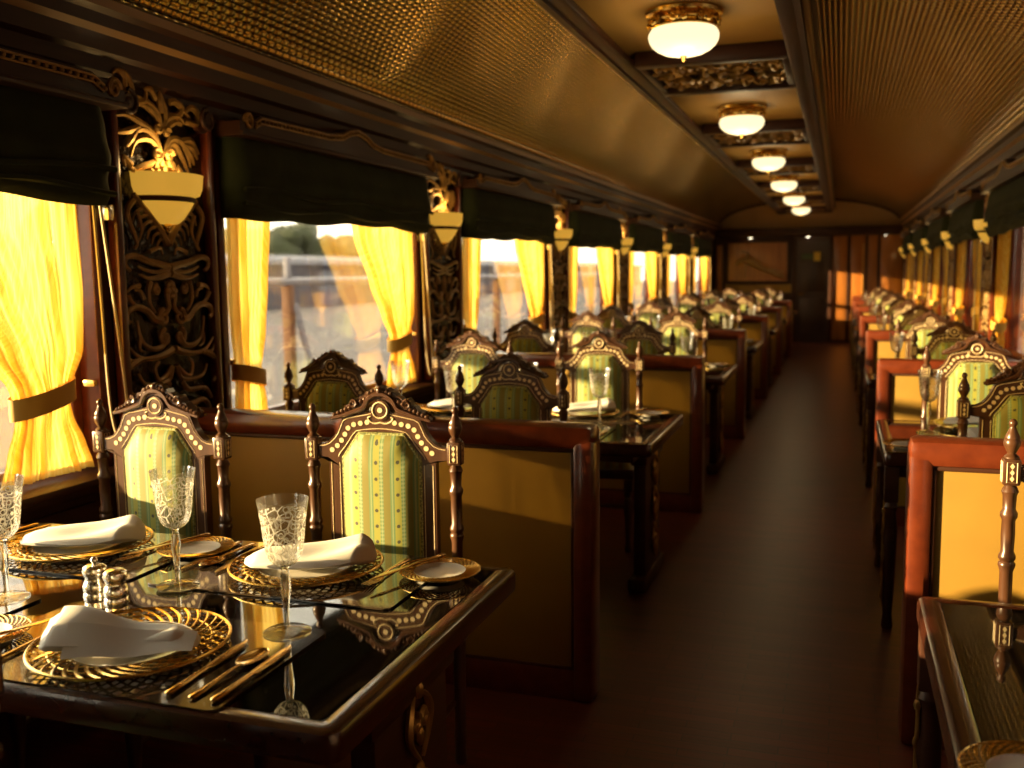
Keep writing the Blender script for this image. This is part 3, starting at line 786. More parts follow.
# ------------------------------------------------------------------ tables
def rounded(x0, x1, y0, y1, r, n=5):
    out = []
    for cx, cy, a in ((x1-r, y0+r, -pi/2), (x1-r, y1-r, 0), (x0+r, y1-r, pi/2), (x0+r, y0+r, pi)):
        out += [(cx+r*cos(a+pi/2*i/n), cy+r*sin(a+pi/2*i/n)) for i in range(n+1)]
    return out
def rim(b, x0, x1, y0, y1, wd):
    rings = []
    for off, z in ((.012,.690),(.002,.697),(0,.706),(0,.738),(.004,.747),(.012,.7505),(wd-.006,.7505),(wd,.746),(wd,.70)):
        rings.append([(x, y, z) for x, y in rounded(x0+off, x1-off, y0+off, y1-off, max(.006, .03-off))])
    for a, c in zip(rings, rings[1:]): b.strip(a, c, close=True)
    b.strip(rings[-1], rings[0], close=True)
def ornament(b, x, s, yc, z0, z1):
    h = z1-z0
    for q in range(3):
        zc = z1-h*(q+.5)/3; hh = h/6
        for t in (-1, 1):
            c = catmull([(x, yc, zc+hh*.9), (x+s*.012, yc+t*.045, zc+hh*.5), (x+s*.01, yc+t*.048, zc-hh*.2), (x+s*.014, yc+t*.008, zc-hh*.8)], 5)
            b.tube(c, taper(len(c), .005, .004, .011), 6)
            sp = spiral(yc+t*.022, zc+hh*.15, .020, .004, pi/2, t*1.3, 12); b.tube([(x+s*.012, p[0], p[1]) for p in sp], taper(13, .009, .005), 6)
        b.ball((x+s*.008, yc, zc+hh*.9), .014, 8, sz=1.5); b.ball((x+s*.010, yc, zc-hh*.25), .012, 8, sz=2)
def table_wide():
    x0, x1, y0, y1 = -2.395, XT, 0, YF-YN
    t = thing('dining_table', '', 'table')
    b = MB(); rim(b, x0, x1, y0, y1, .05); b.build('wood_rim', M['wood_edge'], t)
    b = MB(); b.prism(rounded(x0+.049, x1-.049, y0+.049, y1-.049, .012), .705, .7495, axis='z'); b.build('glass_top', M['black_glass'], t)
    b = MB(); b.box(x0+.10, x1-.10, y0+.12, y1-.12, .64, .70, b=.006); b.build('apron', M['wood_dark'], t)
    for xa, s in ((x1-.105, 1), (x0+.14, -1)):
        b = MB(); b.box(xa-.03, xa+.03, .29, .66, .0, .66, b=.012); b.box(xa-.045, xa+.045, .22, .73, .0, .07, b=.018); b.box(xa-.04, xa+.04, .26, .69, .60, .66, b=.01)
        lg = b.build('leg', M['wood_dark'], t)
        if s > 0:
            b = MB(); ornament(b, xa+.03, 1, .475, .10, .63); b.build('gilt_carving', M['gold_carved'], lg)
    index_children(t); return t
def table_small():
    x0, x1, y0, y1 = .1838, 1.16, 0, YF-YN
    t = thing('dining_table', '', 'table')
    b = MB(); rim(b, x0, x1, y0, y1, .05); b.build('wood_rim', M['wood_edge'], t)
    b = MB(); b.prism(rounded(x0+.049, x1-.049, y0+.049, y1-.049, .012), .705, .7495, axis='z'); b.build('glass_top', M['black_glass'], t)
    b = MB(); b.box(x0+.04, x1-.05, y0+.05, y1-.05, .64, .70, b=.006); b.build('apron', M['wood_dark'], t)
    for xa in (x0+.035, x1-.035):
        for ya in (.035, y1-.035):
            b = MB(); b.lathe([(.020,0),(.024,.01),(.018,.06),(.022,.12),(.028,.30),(.030,.42),(.022,.50),(.030,.52),(.022,.54)], 12, (xa, ya, 0)); b.box(xa-.028, xa+.028, ya-.028, ya+.028, .54, .69, b=.005)
            lg = b.build('leg', M['wood_dark'], t)
            if xa < .5:
                e = MB(); e.tube([(xa-.026, ya-.012+.006*sin(q*1.1), .09+.46*q/20) for q in range(21)], taper(21, .004, .004, .007), 6)
                for q in range(5): e.ball((xa-.026, ya-.006, .14+.09*q), .010, 6, sz=1.6)
                e.build('gilt_carving', M['gold_carved'], lg)
    index_children(t); return t
tbL, tbR = table_wide(), table_small()
for k in range(7):
    for proto, s, off in ((tbL, 'L', 0), (tbR, 'R', .065)):
        wh = 'nearest' if k == 0 else ORD[k]
        kind = 'long smoked-glass dining table with red wood rim' if s == 'L' else 'short smoked-glass dining table with red wood rim'
        la = '%s, %s on the %s side' % (kind, wh if k == 0 else wh+' from the camera', sidewords(s))
        loc = (0, YN+P*k+off, 0)
        if k == 0: proto.location = loc; proto['label'] = la; proto['group'] = 'dining tables'
        else: dup(proto, la, loc)

# ------------------------------------------------------------------ the carved chair (front faces -y, origin under the back posts)
def chair():
    t = thing('dining_chair', '', 'chair'); PX = .230
    for s in (-1, 1):
        b = MB(); c = (s*PX, 0, 0)
        b.lathe([(.016,0),(.020,.012),(.017,.05),(.021,.09),(.018,.11),(.020,.36),(.022,.39)], 12, c)
        b.box(c[0]-.022, c[0]+.022, -.022, .022, .39, .515, b=.004)
        b.lathe([(.013,.515),(.021,.525),(.021,.535),(.015,.548),(.0165,.60),(.0165,.70),(.0215,.715),(.0215,.722),(.017,.728),(.0215,.735),(.0215,.742),(.016,.755),(.0175,.80),(.0165,.838),(.0215,.848),(.0215,.858),(.016,.868),(.0175,.905),(.0215,.915),(.018,.925),(.012,.934)], 12, c)
        b.box(c[0]-.0215, c[0]+.0215, -.0215, .0215, .933, 1.004, b=.006)
        b.lathe([(.019,1.003),(.019,1.008),(.010,1.016),(.013,1.022),(.0205,1.038),(.0215,1.048),(.0185,1.054),(.0195,1.058),(.013,1.072),(.008,1.084),(.0075,1.088),(.0105,1.093),(.0105,1.099),(.006,1.106),(.0005,1.108)], 12, c)
        for fy in (-1, 1):                       # inlaid tablet on every outer face of the square block
            y = fy*.0218
            for z in (.952, .9685, .985):
                b.prism([(c[0]-.0055, z), (c[0], z-.008), (c[0]+.0055, z), (c[0], z+.008)], y-.0006, y+.0006, m=1)
            fr = [(c[0]-.012, .942), (c[0]+.012, .942), (c[0]+.012, .995), (c[0]-.012, .995)]
            b.tube([(p[0], y, p[1]) for p in fr], .0012, 4, m=1, closed=True)
        for fx in (-1, 1):
            x = c[0]+fx*.0218
            for z in (.952, .9685, .985):
                b.prism([(-.0055, z), (0, z-.008), (.0055, z), (0, z+.008)], x-.0006, x+.0006, m=1, axis='x')
            b.tube([(x, p[0], p[1]) for p in ((-.012,.942),(.012,.942),(.012,.995),(-.012,.995))], .0012, 4, m=1, closed=True)
        b.build('back_post', [M['wood_chair'], M['inlay']], t)
    # inlaid arched frame
    O = [(-.172,.52),(-.172,.80),(-.172,.935),(-.176,.945),(-.2135,.948),(-.2135,.984),(-.19,.986),(-.172,.993),(-.156,1.008),(-.143,1.026),(-.134,1.048),(-.126,1.066),(-.11,1.073),(-.075,1.080),(-.045,1.086),(-.025,1.092),(0,1.096)]
    I = [(-.128,.52),(-.128,.80),(-.128,.90),(-.128,.915),(-.128,.930),(-.128,.942),(-.128,.952),(-.122,.962),(-.113,.973),(-.104,.985),(-.095,.997),(-.085,1.010),(-.075,1.021),(-.055,1.025),(-.035,1.027),(-.015,1.028),(0,1.028)]
    O = O+[(-x, z) for x, z in O[-2::-1]]; I = I+[(-x, z) for x, z in I[-2::-1]]
    b = MB(); T = .015
    for y in (-T, T): b.strip([(x, y, z) for x, z in O], [(x, y, z) for x, z in I])
    b.strip([(x, -T, z) for x, z in O], [(x, T, z) for x, z in O]); b.strip([(x, -T, z) for x, z in I], [(x, T, z) for x, z in I])
    b.box(-.215, .215, -.016, .016, .50, .535, b=.004)
    for y in (-1, 1):
        yy = y*(T+.0004)
        b.lathe([(.001,0),(.030,0),(.030,.006),(.024,.008),(.022,.004),(.001,.004)], 18, (0,0,0)) if False else None
        ring = [(.026*cos(2*pi*q/18), yy, 1.094+.026*sin(2*pi*q/18)) for q in range(18)]; b.tube(ring, .0035, 5, m=1, closed=True)
        disc = [(.031*cos(2*pi*q/18), 1.094+.031*sin(2*pi*q/18)) for q in range(18)]; b.prism(disc, yy-y*.001, yy+y*.004)
        ring = [(.024*cos(2*pi*q/18), yy+y*.004, 1.094+.024*sin(2*pi*q/18)) for q in range(18)]; b.tube(ring, .0026, 4, m=1, closed=True)
        disc = [(.008*cos(2*pi*q/10), 1.094+.008*sin(2*pi*q/10)) for q in range(10)]; b.prism(disc, yy, yy+y*.006, m=1)
        for s in (-1, 1):                        # scroll under the medallion
            cpt = catmull([(0,1.056),(s*.018,1.053),(s*.034,1.060),(s*.040,1.070),(s*.032,1.073)], 4); b.tube([(p[0], yy, p[1]) for p in [(q[0], q[1]) for q in [(v.x, v.y) for v in [Vector((a.x, a.y, 0)) for a in [Vector((c[0], c[1], 0)) for c in cpt]]]]], .0026, 4, m=1)
        # light stringing along both edges, spots between
        A = O[5:28]; Bq = I[5:28]
        o1 = [(o[0]*.88+i[0]*.12, yy, o[1]*.88+i[1]*.12) for o, i in zip(A, Bq)]; i1 = [(o[0]*.14+i[0]*.86, yy, o[1]*.14+i[1]*.86) for o, i in zip(A, Bq)]
        b.tube(o1, .0013, 4, m=1); b.tube(i1, .0013, 4, m=1)
        mid = [Vector(((o[0]+i[0])/2, (o[1]+i[1])/2, 0)) for o, i in zip(A, Bq)]
        L = [0]
        for q in range(len(mid)-1): L.append(L[-1]+(mid[q+1]-mid[q]).length)
        m = 19
        for q in range(m):
            d = L[-1]*(q+.5)/m
            for j in range(len(mid)-1):
                if L[j] <= d <= L[j+1]:
                    p = mid[j].lerp(mid[j+1], (d-L[j])/(L[j+1]-L[j])); break
            if abs(p.x) < .040: continue
            b.prism([(p.x+.0078*cos(2*pi*w/10), p.y+.0078*sin(2*pi*w/10)) for w in range(10)], yy-.0008, yy+.0008, m=1)
        for s in (-1, 1):
            for x in (.136, .164): b.tube([(s*x, yy, .54), (s*x, yy, .93)], .0012, 4, m=1)
    b.build('back_frame', [M['wood_chair'], M['inlay']], t)
    # carved crest
    up = [(-.158,1.066),(-.150,1.076),(-.138,1.080),(-.132,1.090),(-.119,1.097),(-.112,1.107),(-.100,1.110),(-.096,1.122),(-.085,1.129),(-.072,1.125),(-.066,1.133),(-.052,1.137),(-.046,1.149),(-.034,1.152),(-.024,1.161),(-.010,1.160),(0,1.168)]
    lo = [(-.158,1.062),(-.150,1.063),(-.140,1.065),(-.132,1.067),(-.121,1.069),(-.112,1.072),(-.102,1.0745),(-.094,1.076),(-.085,1.078),(-.076,1.080),(-.068,1.082),(-.056,1.085),(-.050,1.088),(-.042,1.105),(-.030,1.118),(-.014,1.126),(0,1.128)]
    up += [(-x, z) for x, z in up[-2::-1]]; lo += [(-x, z) for x, z in lo[-2::-1]]
    b = MB()
    for y in (-.017, .017): b.strip([(x, y, z) for x, z in up], [(x, y, z) for x, z in lo])
    b.strip([(x, -.017, z) for x, z in up], [(x, .017, z) for x, z in up]); b.strip([(x, -.017, z) for x, z in lo], [(x, .017, z) for x, z in lo])
    b.box(-.2, .2, 0, 0.0001, 1.07, 1.0701) if False else None
    for y in (-.019, .019):
        for s in (-1, 1):
            pth = catmull([(s*.160, y, 1.066), (s*.12, y, 1.076), (s*.085, y, 1.088), (s*.055, y, 1.100), (s*.040, y, 1.125), (s*.018, y, 1.140), (0, y, 1.142)], 4)
            b.tube(pth, taper(len(pth), .006, .009), 6)
            for q in range(9):                   # gadroon beads along the slope
                x = s*(.148-.0125*q); zz = 1.077+.0055*q+(.004 if q > 5 else 0); b.ball((x, y*.9, zz), .0075, 7)
            for q in range(3): b.ball((s*(.034-.012*q), y*.9, 1.145+.005*q), .0075, 7)
            sp = spiral(s*.087, 1.113, .014, .003, pi/2, s*1.3, 10); b.tube([(p[0], y*1.1, p[1]) for p in sp], taper(11, .005, .003), 5)
        b.ball((0, y, 1.155), .011, 8)
    b.build('crest', M['wood_chair'], t)
    # padded back
    oc = [(-.126,.536),(.126,.536),(.126,.948),(.072,1.024),(-.072,1.024),(-.126,.948)]
    def dens(p, n=5):
        out = []
        for i in range(len(p)):
            a, c = p[i], p[(i+1) % len(p)]
            for q in range(n): out.append((a[0]+(c[0]-a[0])*q/n, a[1]+(c[1]-a[1])*q/n))
        return out
    oc2 = dens(oc); cz = .78; b = MB()
    for y in (-1, 1):
        rings = [[(x*k, y*h, cz+(z-cz)*(1-(1-k)*.62)) for x, z in oc2] for k, h in ((1,.0),(1,.012),(.95,.024),(.85,.034),(.65,.042),(.4,.046),(.15,.047))]
        for a, c in zip(rings, rings[1:]): b.strip(a, c, close=True)
        n0 = len(b.v); b.v += rings[-1]; b.face([n0+i for i in range(len(oc2))])
    b.build('back_cushion', M['stripe'], t, sharp=60)
    b = MB(); op = [(x*.985, z-.003 if z > .6 else z) for x, z in oc]
    for y in (-.016, .016): b.tube([(x, y, z) for x, z in op], .0055, 6, closed=True)
    b.build('piping', M['piping'], t)
    # seat
    b = MB(); b.box(-.235, .235, -.47, .01, .40, .455, b=.008); b.build('seat_frame', M['wood_chair'], t)
    def sf(u, v):
        x = -.222+.444*u; y = -.462+.438*v; e = min(u, 1-u, v, 1-v); h = (1-(1-min(1, e/.22))**2.4); return (x, y, .452+.068*h)
    b = MB(); b.grid(sf, 20, 20); b.build('seat', M['stripe'], t, sharp=80)
    for s in (-1, 1):
        b = MB(); c = (s*.205, -.435, 0)
        b.lathe([(.015,0),(.021,.015),(.016,.035),(.014,.06),(.023,.22),(.025,.27),(.016,.30),(.024,.315),(.024,.33)], 12, c); b.box(c[0]-.024, c[0]+.024, c[1]-.024, c[1]+.024, .33, .405, b=.004)
        b.build('front_leg', M['wood_chair'], t)
    b = MB()
    for s in (-1, 1): b.tube([(s*.215, -.02, .20), (s*.205, -.42, .20)], .011, 8)
    b.tube([(-.21, -.22, .20), (.21, -.22, .20)], .011, 8); b.build('stretcher', M['wood_chair'], t)
    index_children(t); return t
ch0 = chair(); cused = [0]
def put_chair(x, y, rz, label, group):
    if not cused[0]: cused[0] = 1; ch0.location = (x, y, 0); ch0.rotation_euler = (0,0,rz); ch0['label'] = label; ch0['group'] = group; return ch0
    return dup(ch0, label, (x, y, 0), rz, group)
XA, XB = -1.303, -2.045         # aisle-side and window-side chairs at the wide tables
jr = random.Random(11)
for k in range(7):
    tn = ORD[k]+' long table' if k else 'nearest long table'; y = P*k
    J = lambda a: jr.uniform(-a, a) if k else 0
    put_chair(XA+J(.015), 2.645+y+J(.03), rad(4)+J(.06), 'inlaid carved chair showing striped green front, aisle seat at the %s' % tn, 'chairs showing their striped fronts')
    put_chair(XB+J(.015), 2.560+y+J(.03), J(.06), 'inlaid carved chair showing striped green front, window seat at the %s' % tn, 'chairs showing their striped fronts')
    put_chair(XA+J(.015)-(.02 if not k else 0), (1.075 if k else .975)+y+J(.02), pi+J(.04), 'dark carved chair seen from behind, aisle seat at the %s' % tn, 'chairs seen from behind')
    put_chair((-2.145 if k else XB)+J(.01), 1.07+y+J(.03), pi+J(.06), 'dark carved chair seen from behind, window seat at the %s' % tn, 'chairs seen from behind')
    tn = ORD[k]+' short table' if k else 'nearest short table'
    put_chair(.665+J(.01), (2.57 if k else 2.80)+y+J(.02), J(.05), 'inlaid carved chair showing striped green front at the %s' % tn, 'chairs showing their striped fronts')
    if k: put_chair(.690+J(.01), 1.19+y+J(.02), pi+J(.05), 'dark carved chair seen from behind at the %s' % tn, 'chairs seen from behind')

# ------------------------------------------------------------------ table ware
ZT = .7508
def goblet():
    t = thing('goblet', '', 'glass')
    b = MB(); b.lathe([(.001,.142),(.012,.1425),(.024,.149),(.033,.160),(.0385,.176),(.042,.20),(.0455,.235),(.050,.265),(.0535,.285)], 28, caps=False); b.build('bowl', M['goblet_bowl'], t, sharp=70, recalc=False)
    b = MB(); b.lathe([(.0065,.012),(.0055,.026),(.0065,.05),(.0100,.085),(.0115,.105),(.0095,.125),(.0075,.136),(.010,.142),(.0005,.1435)], 12); b.build('stem', M['crystal'], t, sharp=70)
    b = MB(); b.lathe([(.0005,0),(.050,0),(.0505,.002),(.047,.004),(.025,.0075),(.010,.012),(.0005,.0135)], 28, caps=False); b.build('foot', M['crystal'], t, sharp=50)
    index_children(t); return t
def charger(r, ri, n, name, cat):
    t = thing(name, '', cat)
    b = MB(); b.lathe([(.001,.006),(ri*.72,.006),(ri*.78,.004),(ri*.8,.0),(ri*.84,.0),(ri*.88,.005),(ri*1.02,.012),(ri*1.03,.0145),(ri*.86,.0095),(ri*.7,.009),(.001,.009)], 36, caps=False); b.build('well', M['china'], t, sharp=50)
    b = MB(); hh = .007 if r > .15 else .005
    prof = lambda q: (ri*1.0+(r-ri)*q, .0115+hh*q)
    for sgn in (-1, 1):
        for k in range(n):
            a = 2*pi*k/n; pts = []
            for q in range(6):
                rr, z = prof(q/5); w = a+sgn*(.48*q/5)*(1.0 if r > .15 else 1.3); pts.append((rr*cos(w), rr*sin(w), z+.0013*sgn))
            b.tube(pts, r*(.019 if r > .15 else .026), 4, flat=.4, up=(0,0,1))
    for q, w in ((0,.016),(1,.019)) + (((.5,.010),) if r > .15 else ()):
        rr, z = prof(q); b.tube([(rr*cos(2*pi*j/48), rr*sin(2*pi*j/48), z) for j in range(48)], r*w, 6, closed=True)
    b.build('woven_rim', M['gold'], t); index_children(t); return t
def napkin(kind):
    b = MB(); n, m = 34, 30
    rng = random.Random(kind)
    if kind == 1:     # rolled wedge: tall flared end at -x, thin end at +x
        def f(u, v):
            w = 2*pi*v; x = -.15+.29*u; W = .075-.030*u+.012*sin(u*6); Hh = .019*(1-u)**1.1+.012+.004*sin(u*9)
            lean = .03*(1-u)**2; en = .30+.70*min(1, (1-u)/.14)**.5; W *= en*(.75+.25*min(1, u/.06)); Hh *= en*(.6+.4*min(1, u/.06))
            y = W*cos(w)+.012*sin(u*5); z = Hh+Hh*sin(w)*(1 if sin(w) > 0 else .98)+.004*sin(w*3+u*8)*(sin(w) > 0)
            if sin(w) > 0: y *= 1-.35*sin(w); y += lean*sin(w); z += .012*math.exp(-((cos(w)-.1)/.35)**2)*(1-u)**.5
            if u < .02: x += -.012*sin(w)
            return (x, y, max(0, z))
    else:             # tented fold with a lifted far edge
        def f(u, v):
            w = 2*pi*v; x = -.165+.33*u; W = .072+.018*sin(u*pi)-.02*(u < .1)*(1-u*10); Hh = .011+.017*u**1.4+.003*sin(u*7)
            en = (.30+.70*min(1, (1-u)/.12)**.5)*(.35+.65*min(1, u/.12)**.5); W *= en; Hh *= en
            y = W*cos(w)-.015*sin(u*4); z = Hh+Hh*sin(w)+.003*sin(w*4+u*6)*(sin(w) > 0)
            if sin(w) > 0: y *= 1-.2*sin(w); z += .022*math.exp(-((cos(w)-.55)/.3)**2)*u*en
            return (x, y, max(0, z))
    b.grid(f, n, m)
    for i in (0, n):
        c0 = len(b.v); b.v.append(tuple(sum((Vector(b.v[i*(m+1)+j]) for j in range(m)), Vector())/m))
        for j in range(m): b.face((c0, i*(m+1)+j, i*(m+1)+j+1))
    if kind == 1: F = lambda u, v: (-.10+.24*u, -.035-.05*v+.02*u, .034*(1-u)*(1-v)+.020*(1-v)+.006+.003*sin(u*9)); b.grid(F, 16, 8)
    o = b.build('napkin', M['linen'], sharp=70); return tag(o, '', 'napkin')
def loft(b, secs, n=8):
    """secs: (s along y, x offset, half width, half thickness, z)"""
    base = len(b.v)
    for (s, xo, w, h, z) in secs:
        for j in range(n):
            a = 2*pi*j/n; b.v.append((xo+w*cos(a), s, z+h*sin(a)))
    for i in range(len(secs)-1):
        for j in range(n): b.face((base+i*n+j, base+i*n+(j+1) % n, base+(i+1)*n+(j+1) % n, base+(i+1)*n+j))
    b.face([base+j for j in range(n)][::-1]); b.face([base+(len(secs)-1)*n+j for j in range(n)])
HANDLE = [(0,0,.002,.001,.004),(.004,0,.0085,.0025,.004),(.03,0,.0095,.003,.0045),(.08,0,.006,.0028,.006),(.125,0,.004,.0025,.008)]
def cutlery(kind):
    b = MB()
    if kind == 'knife':
        loft(b, [(0,0,.003,.002,.0045),(.004,0,.009,.0038,.0045),(.04,0,.009,.004,.0045),(.115,0,.006,.0035,.0045),(.125,0,.004,.002,.0045),(.13,.001,.009,.0013,.0045),(.18,.001,.011,.0013,.0045),(.235,.0005,.010,.0012,.0045),(.262,-.002,.005,.001,.0045),(.268,-.004,.001,.0008,.0045)])
    elif kind == 'fork':
        loft(b, HANDLE+[(.155,0,.006,.0015,.007),(.17,0,.013,.0014,.0045),(.19,0,.014,.0013,.004)])
        for q in range(4): loft(b, [(.188,-.0108+.0072*q,.0026,.0012,.004),(.215,-.0108+.0072*q,.0024,.0012,.006),(.245,-.0105+.0070*q,.0012,.0008,.0095)], 6)
    else:
        loft(b, HANDLE+[(.15,0,.004,.002,.0075)], 8); nu = 12
        def f(u, v): y = .148+.085*u; w = .024*sqrt(max(0, sin(pi*min(1, u*.93+.05)))) ; x = (2*v-1)*w; return (x, y, .0072-.0058*(1-(2*v-1)**2)*sin(pi*u)**.7)
        b.grid(f, nu, 8); b.grid(lambda u, v: (lambda p: (p[0], p[1], p[2]-.0013))(f(u, v)), nu, 8)
        rim_ = [f(i/nu, 0) for i in range(nu+1)]+[f(1-i/nu, 1) for i in range(nu+1)]; b.tube(rim_, .0012, 4)
    o = b.build({'knife':'table_knife','fork':'table_fork','spoon':'soup_spoon'}[kind], M['flatware'], sharp=50); return tag(o, '', {'knife':'knife','fork':'fork','spoon':'spoon'}[kind])
def placemat():
    b = MB(); b.prism(rounded(-.33, .33, -.19, .21, .02), 0, .004, axis='z'); o = b.build('placemat', M['mat'], sharp=30); return tag(o, '', 'placemat')
PROTO = {'goblet':goblet(), 'charger':charger(.192, .118, 36, 'charger_plate', 'plate'), 'side':charger(.100, .062, 34, 'side_plate', 'plate'), 'nap1':napkin(1), 'nap2':napkin(2),
         'knife':cutlery('knife'), 'fork':cutlery('fork'), 'spoon':cutlery('spoon'), 'mat':placemat()}
NU = {k: 0 for k in PROTO}
GROUP = {'goblet':'etched crystal goblets', 'charger':'gold-rimmed charger plates', 'side':'gold-rimmed side plates', 'nap1':'folded white napkins', 'nap2':'folded white napkins', 'knife':'gilt knives', 'fork':'gilt forks', 'spoon':'gilt spoons', 'mat':'lacquer placemats'}
def item(key, x, y, z, rz, label):
    o = PROTO[key]
    if NU[key]: o = dup(o)
    NU[key] += 1; o.location = (x, y, z); o.rotation_euler = (0,0,rz); o['label'] = label; o['group'] = GROUP[key]; return o
def setting(cx, cy, d, where, level):
    """d=+1: diner looks along +y; level 3 everything, 2 no cutlery, 1 goblet, plate and napkin"""
    r = 0 if d > 0 else pi; z = ZT
    sx = lambda v: cx+d*v
    sy = lambda v: cy+d*v
    if level >= 3:
        item('mat', cx, cy, z, r, 'dark lacquer placemat '+where); z = ZT+.0042
    item('charger', cx, cy, z+.0003, .3*d, 'gold-rimmed charger plate '+where)
    item('nap1' if d > 0 else 'nap2', sx(.012 if d > 0 else -.01), sy(-.022 if d > 0 else .0), z+.0205, (rad(22) if d > 0 else rad(16)), 'folded white napkin on charger plate '+where)
    item('goblet', sx(.25 if d > 0 else .235), sy(.176 if d > 0 else .205), z+.0003, 0, 'etched crystal goblet on tall stem '+where)
    if level >= 2:
        item('side', sx(-.345), sy(-.05), z+.0003, 0, 'small gold-rimmed side plate '+where)
    if level >= 3:
        for kind, x, nm, a in (('knife', .212, 'gilt knife closest to the plate', .03), ('spoon', .262, 'gilt spoon between two knives', -.02), ('knife', .308, 'outermost gilt knife', .01)):
            item(kind, sx(x), sy(-.165), z+.0002, r+a, nm+' '+where)
        item('fork', sx(-.213), sy(-.15), z+.0002, r, 'gilt fork beside the plate '+where)
        item('knife', sx(-.315), sy(-.155), z+.0225-.0045, r+.38*0-.35, 'gilt butter knife on side plate '+where)
XN = (-1.334, -2.085); XF = (-1.27, -1.985); CN, CF = 1.55, 2.125
for k in range(7):
    y = P*k; tn = 'the %s long table' % ORD[k] if k else 'the nearest long table'
    lv = 3 if k == 0 else (3 if k == 1 else (2 if k < 4 else 1))
    for xs, yy, d in ((XN, CN, 1), (XF, CF, -1)):
        for i, x in enumerate(xs):
            w = 'at %s, %s %s' % (tn, 'near' if d > 0 else 'far', 'aisle seat' if i == 0 else 'window seat')
            setting(x, yy+y, d, w, lv)
for k in range(7):
    y = P*k+.065; tn = 'the %s short table' % ORD[k] if k else 'the nearest short table'
    if k == 0:
        item('side', .285, 1.515, ZT+.0003, 0, 'small side plate with ridged gold rim on the nearest short table'); continue
    lv = 2 if k < 3 else 1
    setting(.63, CN+y, 1, 'at %s, near seat' % tn, lv); setting(.63, CF+y, -1, 'at %s, far seat' % tn, lv)
# silver salt and pepper pots
for nm, x, y, la, knob in (('pepper_mill', -1.590, 1.742, 'silver ribbed pepper mill with a knob on the nearest long table', 1), ('salt_pot', -1.519, 1.725, 'silver ribbed salt pot without a knob on the nearest long table', 0)):
    t = thing(nm, la, 'cruet', (x, y, ZT), 0, 'silver cruets')
    b = MB(); b.lathe([(.001,0),(.026,0),(.0275,.004),(.0255,.010),(.024,.018),(.0265,.022),(.0275,.030),(.0265,.038),(.0255,.040),(.027,.046),(.0275,.054),(.0255,.062),(.022,.068)], 24, caps=False); b.build('body', M['silver'], t, sharp=35)
    b = MB(); b.lathe([(.022,.068),(.0215,.074),(.025,.080),(.027,.088),(.0255,.096),(.018,.101),(.001,.102)], 24, caps=False); b.build('cap', M['silver'], t, sharp=35)
    if knob: b = MB(); b.lathe([(.004,.1),(.0045,.106),(.008,.110),(.0085,.115),(.004,.119),(.001,.12)], 12, caps=False); b.build('knob', M['silver'], t, sharp=60)

# ------------------------------------------------------------------ outside
M['ground_out'] = principled('pale_yard', (.17,.15,.145), .9, vary=((.4,.15,1),(.12,.105,.095),.25))
M['shed'] = principled('blue_grey_shed', (.045,.047,.075), .7, vary=((.2,.2,1),(.036,.038,.062),.2))
M['shed_roof'] = principled('shed_roof', (.12,.125,.16), .6)
M['leaf'] = principled('yard_foliage', (.045,.055,.022), .9, vary=((.7,.7,.7),(.028,.036,.014),.3))
M['bark'] = principled('bark', (.09,.06,.04), .9)
M['rail_white'] = principled('pale_painted_pipe', (.22,.22,.26), .5)
M['post_rust'] = principled('rusty_post', (.16,.065,.022), .7)
M['block_brick'] = principled('light_block_brick', (.06,.03,.016), .85, vary=((3,3,8),(.04,.02,.012),.2))
b = MB(); b.box(-140, -2.9, -60, 260, -1.3, -1.1); b.box(1.6, 60, -60, 260, -1.3, -1.1); struct(b.build('ground_outside', M['ground_out'], smooth=False))
t = thing('freight_shed', 'long low blue-grey shed across the yard outside the windows', 'building', (-44, 60, -1.1))
b = MB(); b.box(-3, 3, -90, 150, 0, 3.4); b.build('wall', M['shed'], t, smooth=False)
b = MB(); b.prism([(-3.4,3.4),(3.4,3.4),(3.3,3.75),(0,4.25),(-3.3,3.75)], -91, 151); b.build('roof', M['shed_roof'], t, smooth=False)
b = MB()
for y in range(-84, 150, 12): b.box(3.0, 3.05, y, y+3.4, .1, 2.9)
b.build('sliding_doors', M['shed_roof'], t, smooth=False)
t = thing('added_light_block', 'unseen dark brick block added to cut light through the short-table windows', 'building', (6.5, 40, -1.1))  # added block out of view, keeps sky light off these windows
b = MB(); b.box(0, 6, -60, 80, 0, 6.5); b.build('wall', M['block_brick'], t, smooth=False); b = MB(); b.box(-.8, 6.5, -61, 81, 6.5, 6.9); b.build('roof', M['shed_roof'], t, smooth=False)
def tree(x, y, h, r, seed, label):
    rng = random.Random(seed); t = thing('tree', label, 'tree', (x, y, -1.1), 0, 'trees beyond the shed')
    b = MB(); b.tube([(0,0,0),(.1,.1,h*.35),(0,.2,h*.6)], [.3,.22,.12], 8); b.build('trunk', M['bark'], t)
    b = MB()
    for q in range(26):
        a = rng.uniform(0, 2*pi); rr = r*sqrt(rng.random())*.75; z = h*(.45+.5*rng.random()); s = r*rng.uniform(.25,.42)*(1-.4*abs(z/h-.65))
        bm = bmesh.new(); bmesh.ops.create_icosphere(bm, subdivisions=2, radius=s)
        for v in bm.verts: v.co *= 1+rng.uniform(-.18,.18)
        b.addbm(bm, 0, Matrix.Translation((rr*cos(a), rr*sin(a), z)))
    b.build('foliage', M['leaf'], t, sharp=20)
TR = [(-58,52,6.4,4.5),(-57,64,7.0,5),(-60,78,6.2,5),(-58,92,7.2,5.5),(-60,108,6.6,5.5),(-57,124,7.4,6),(-60,142,6.8,6)]
for k, (x, y, h, r) in enumerate(TR): tree(x, y, h, r, 20+k, 'leafy green tree behind the long shed, %s along from the camera end' % ORD[k])
t = thing('pipe_railing', 'pale pipe railing on rusty posts in the yard outside', 'railing', (-5.34, 8.76, -1.1))
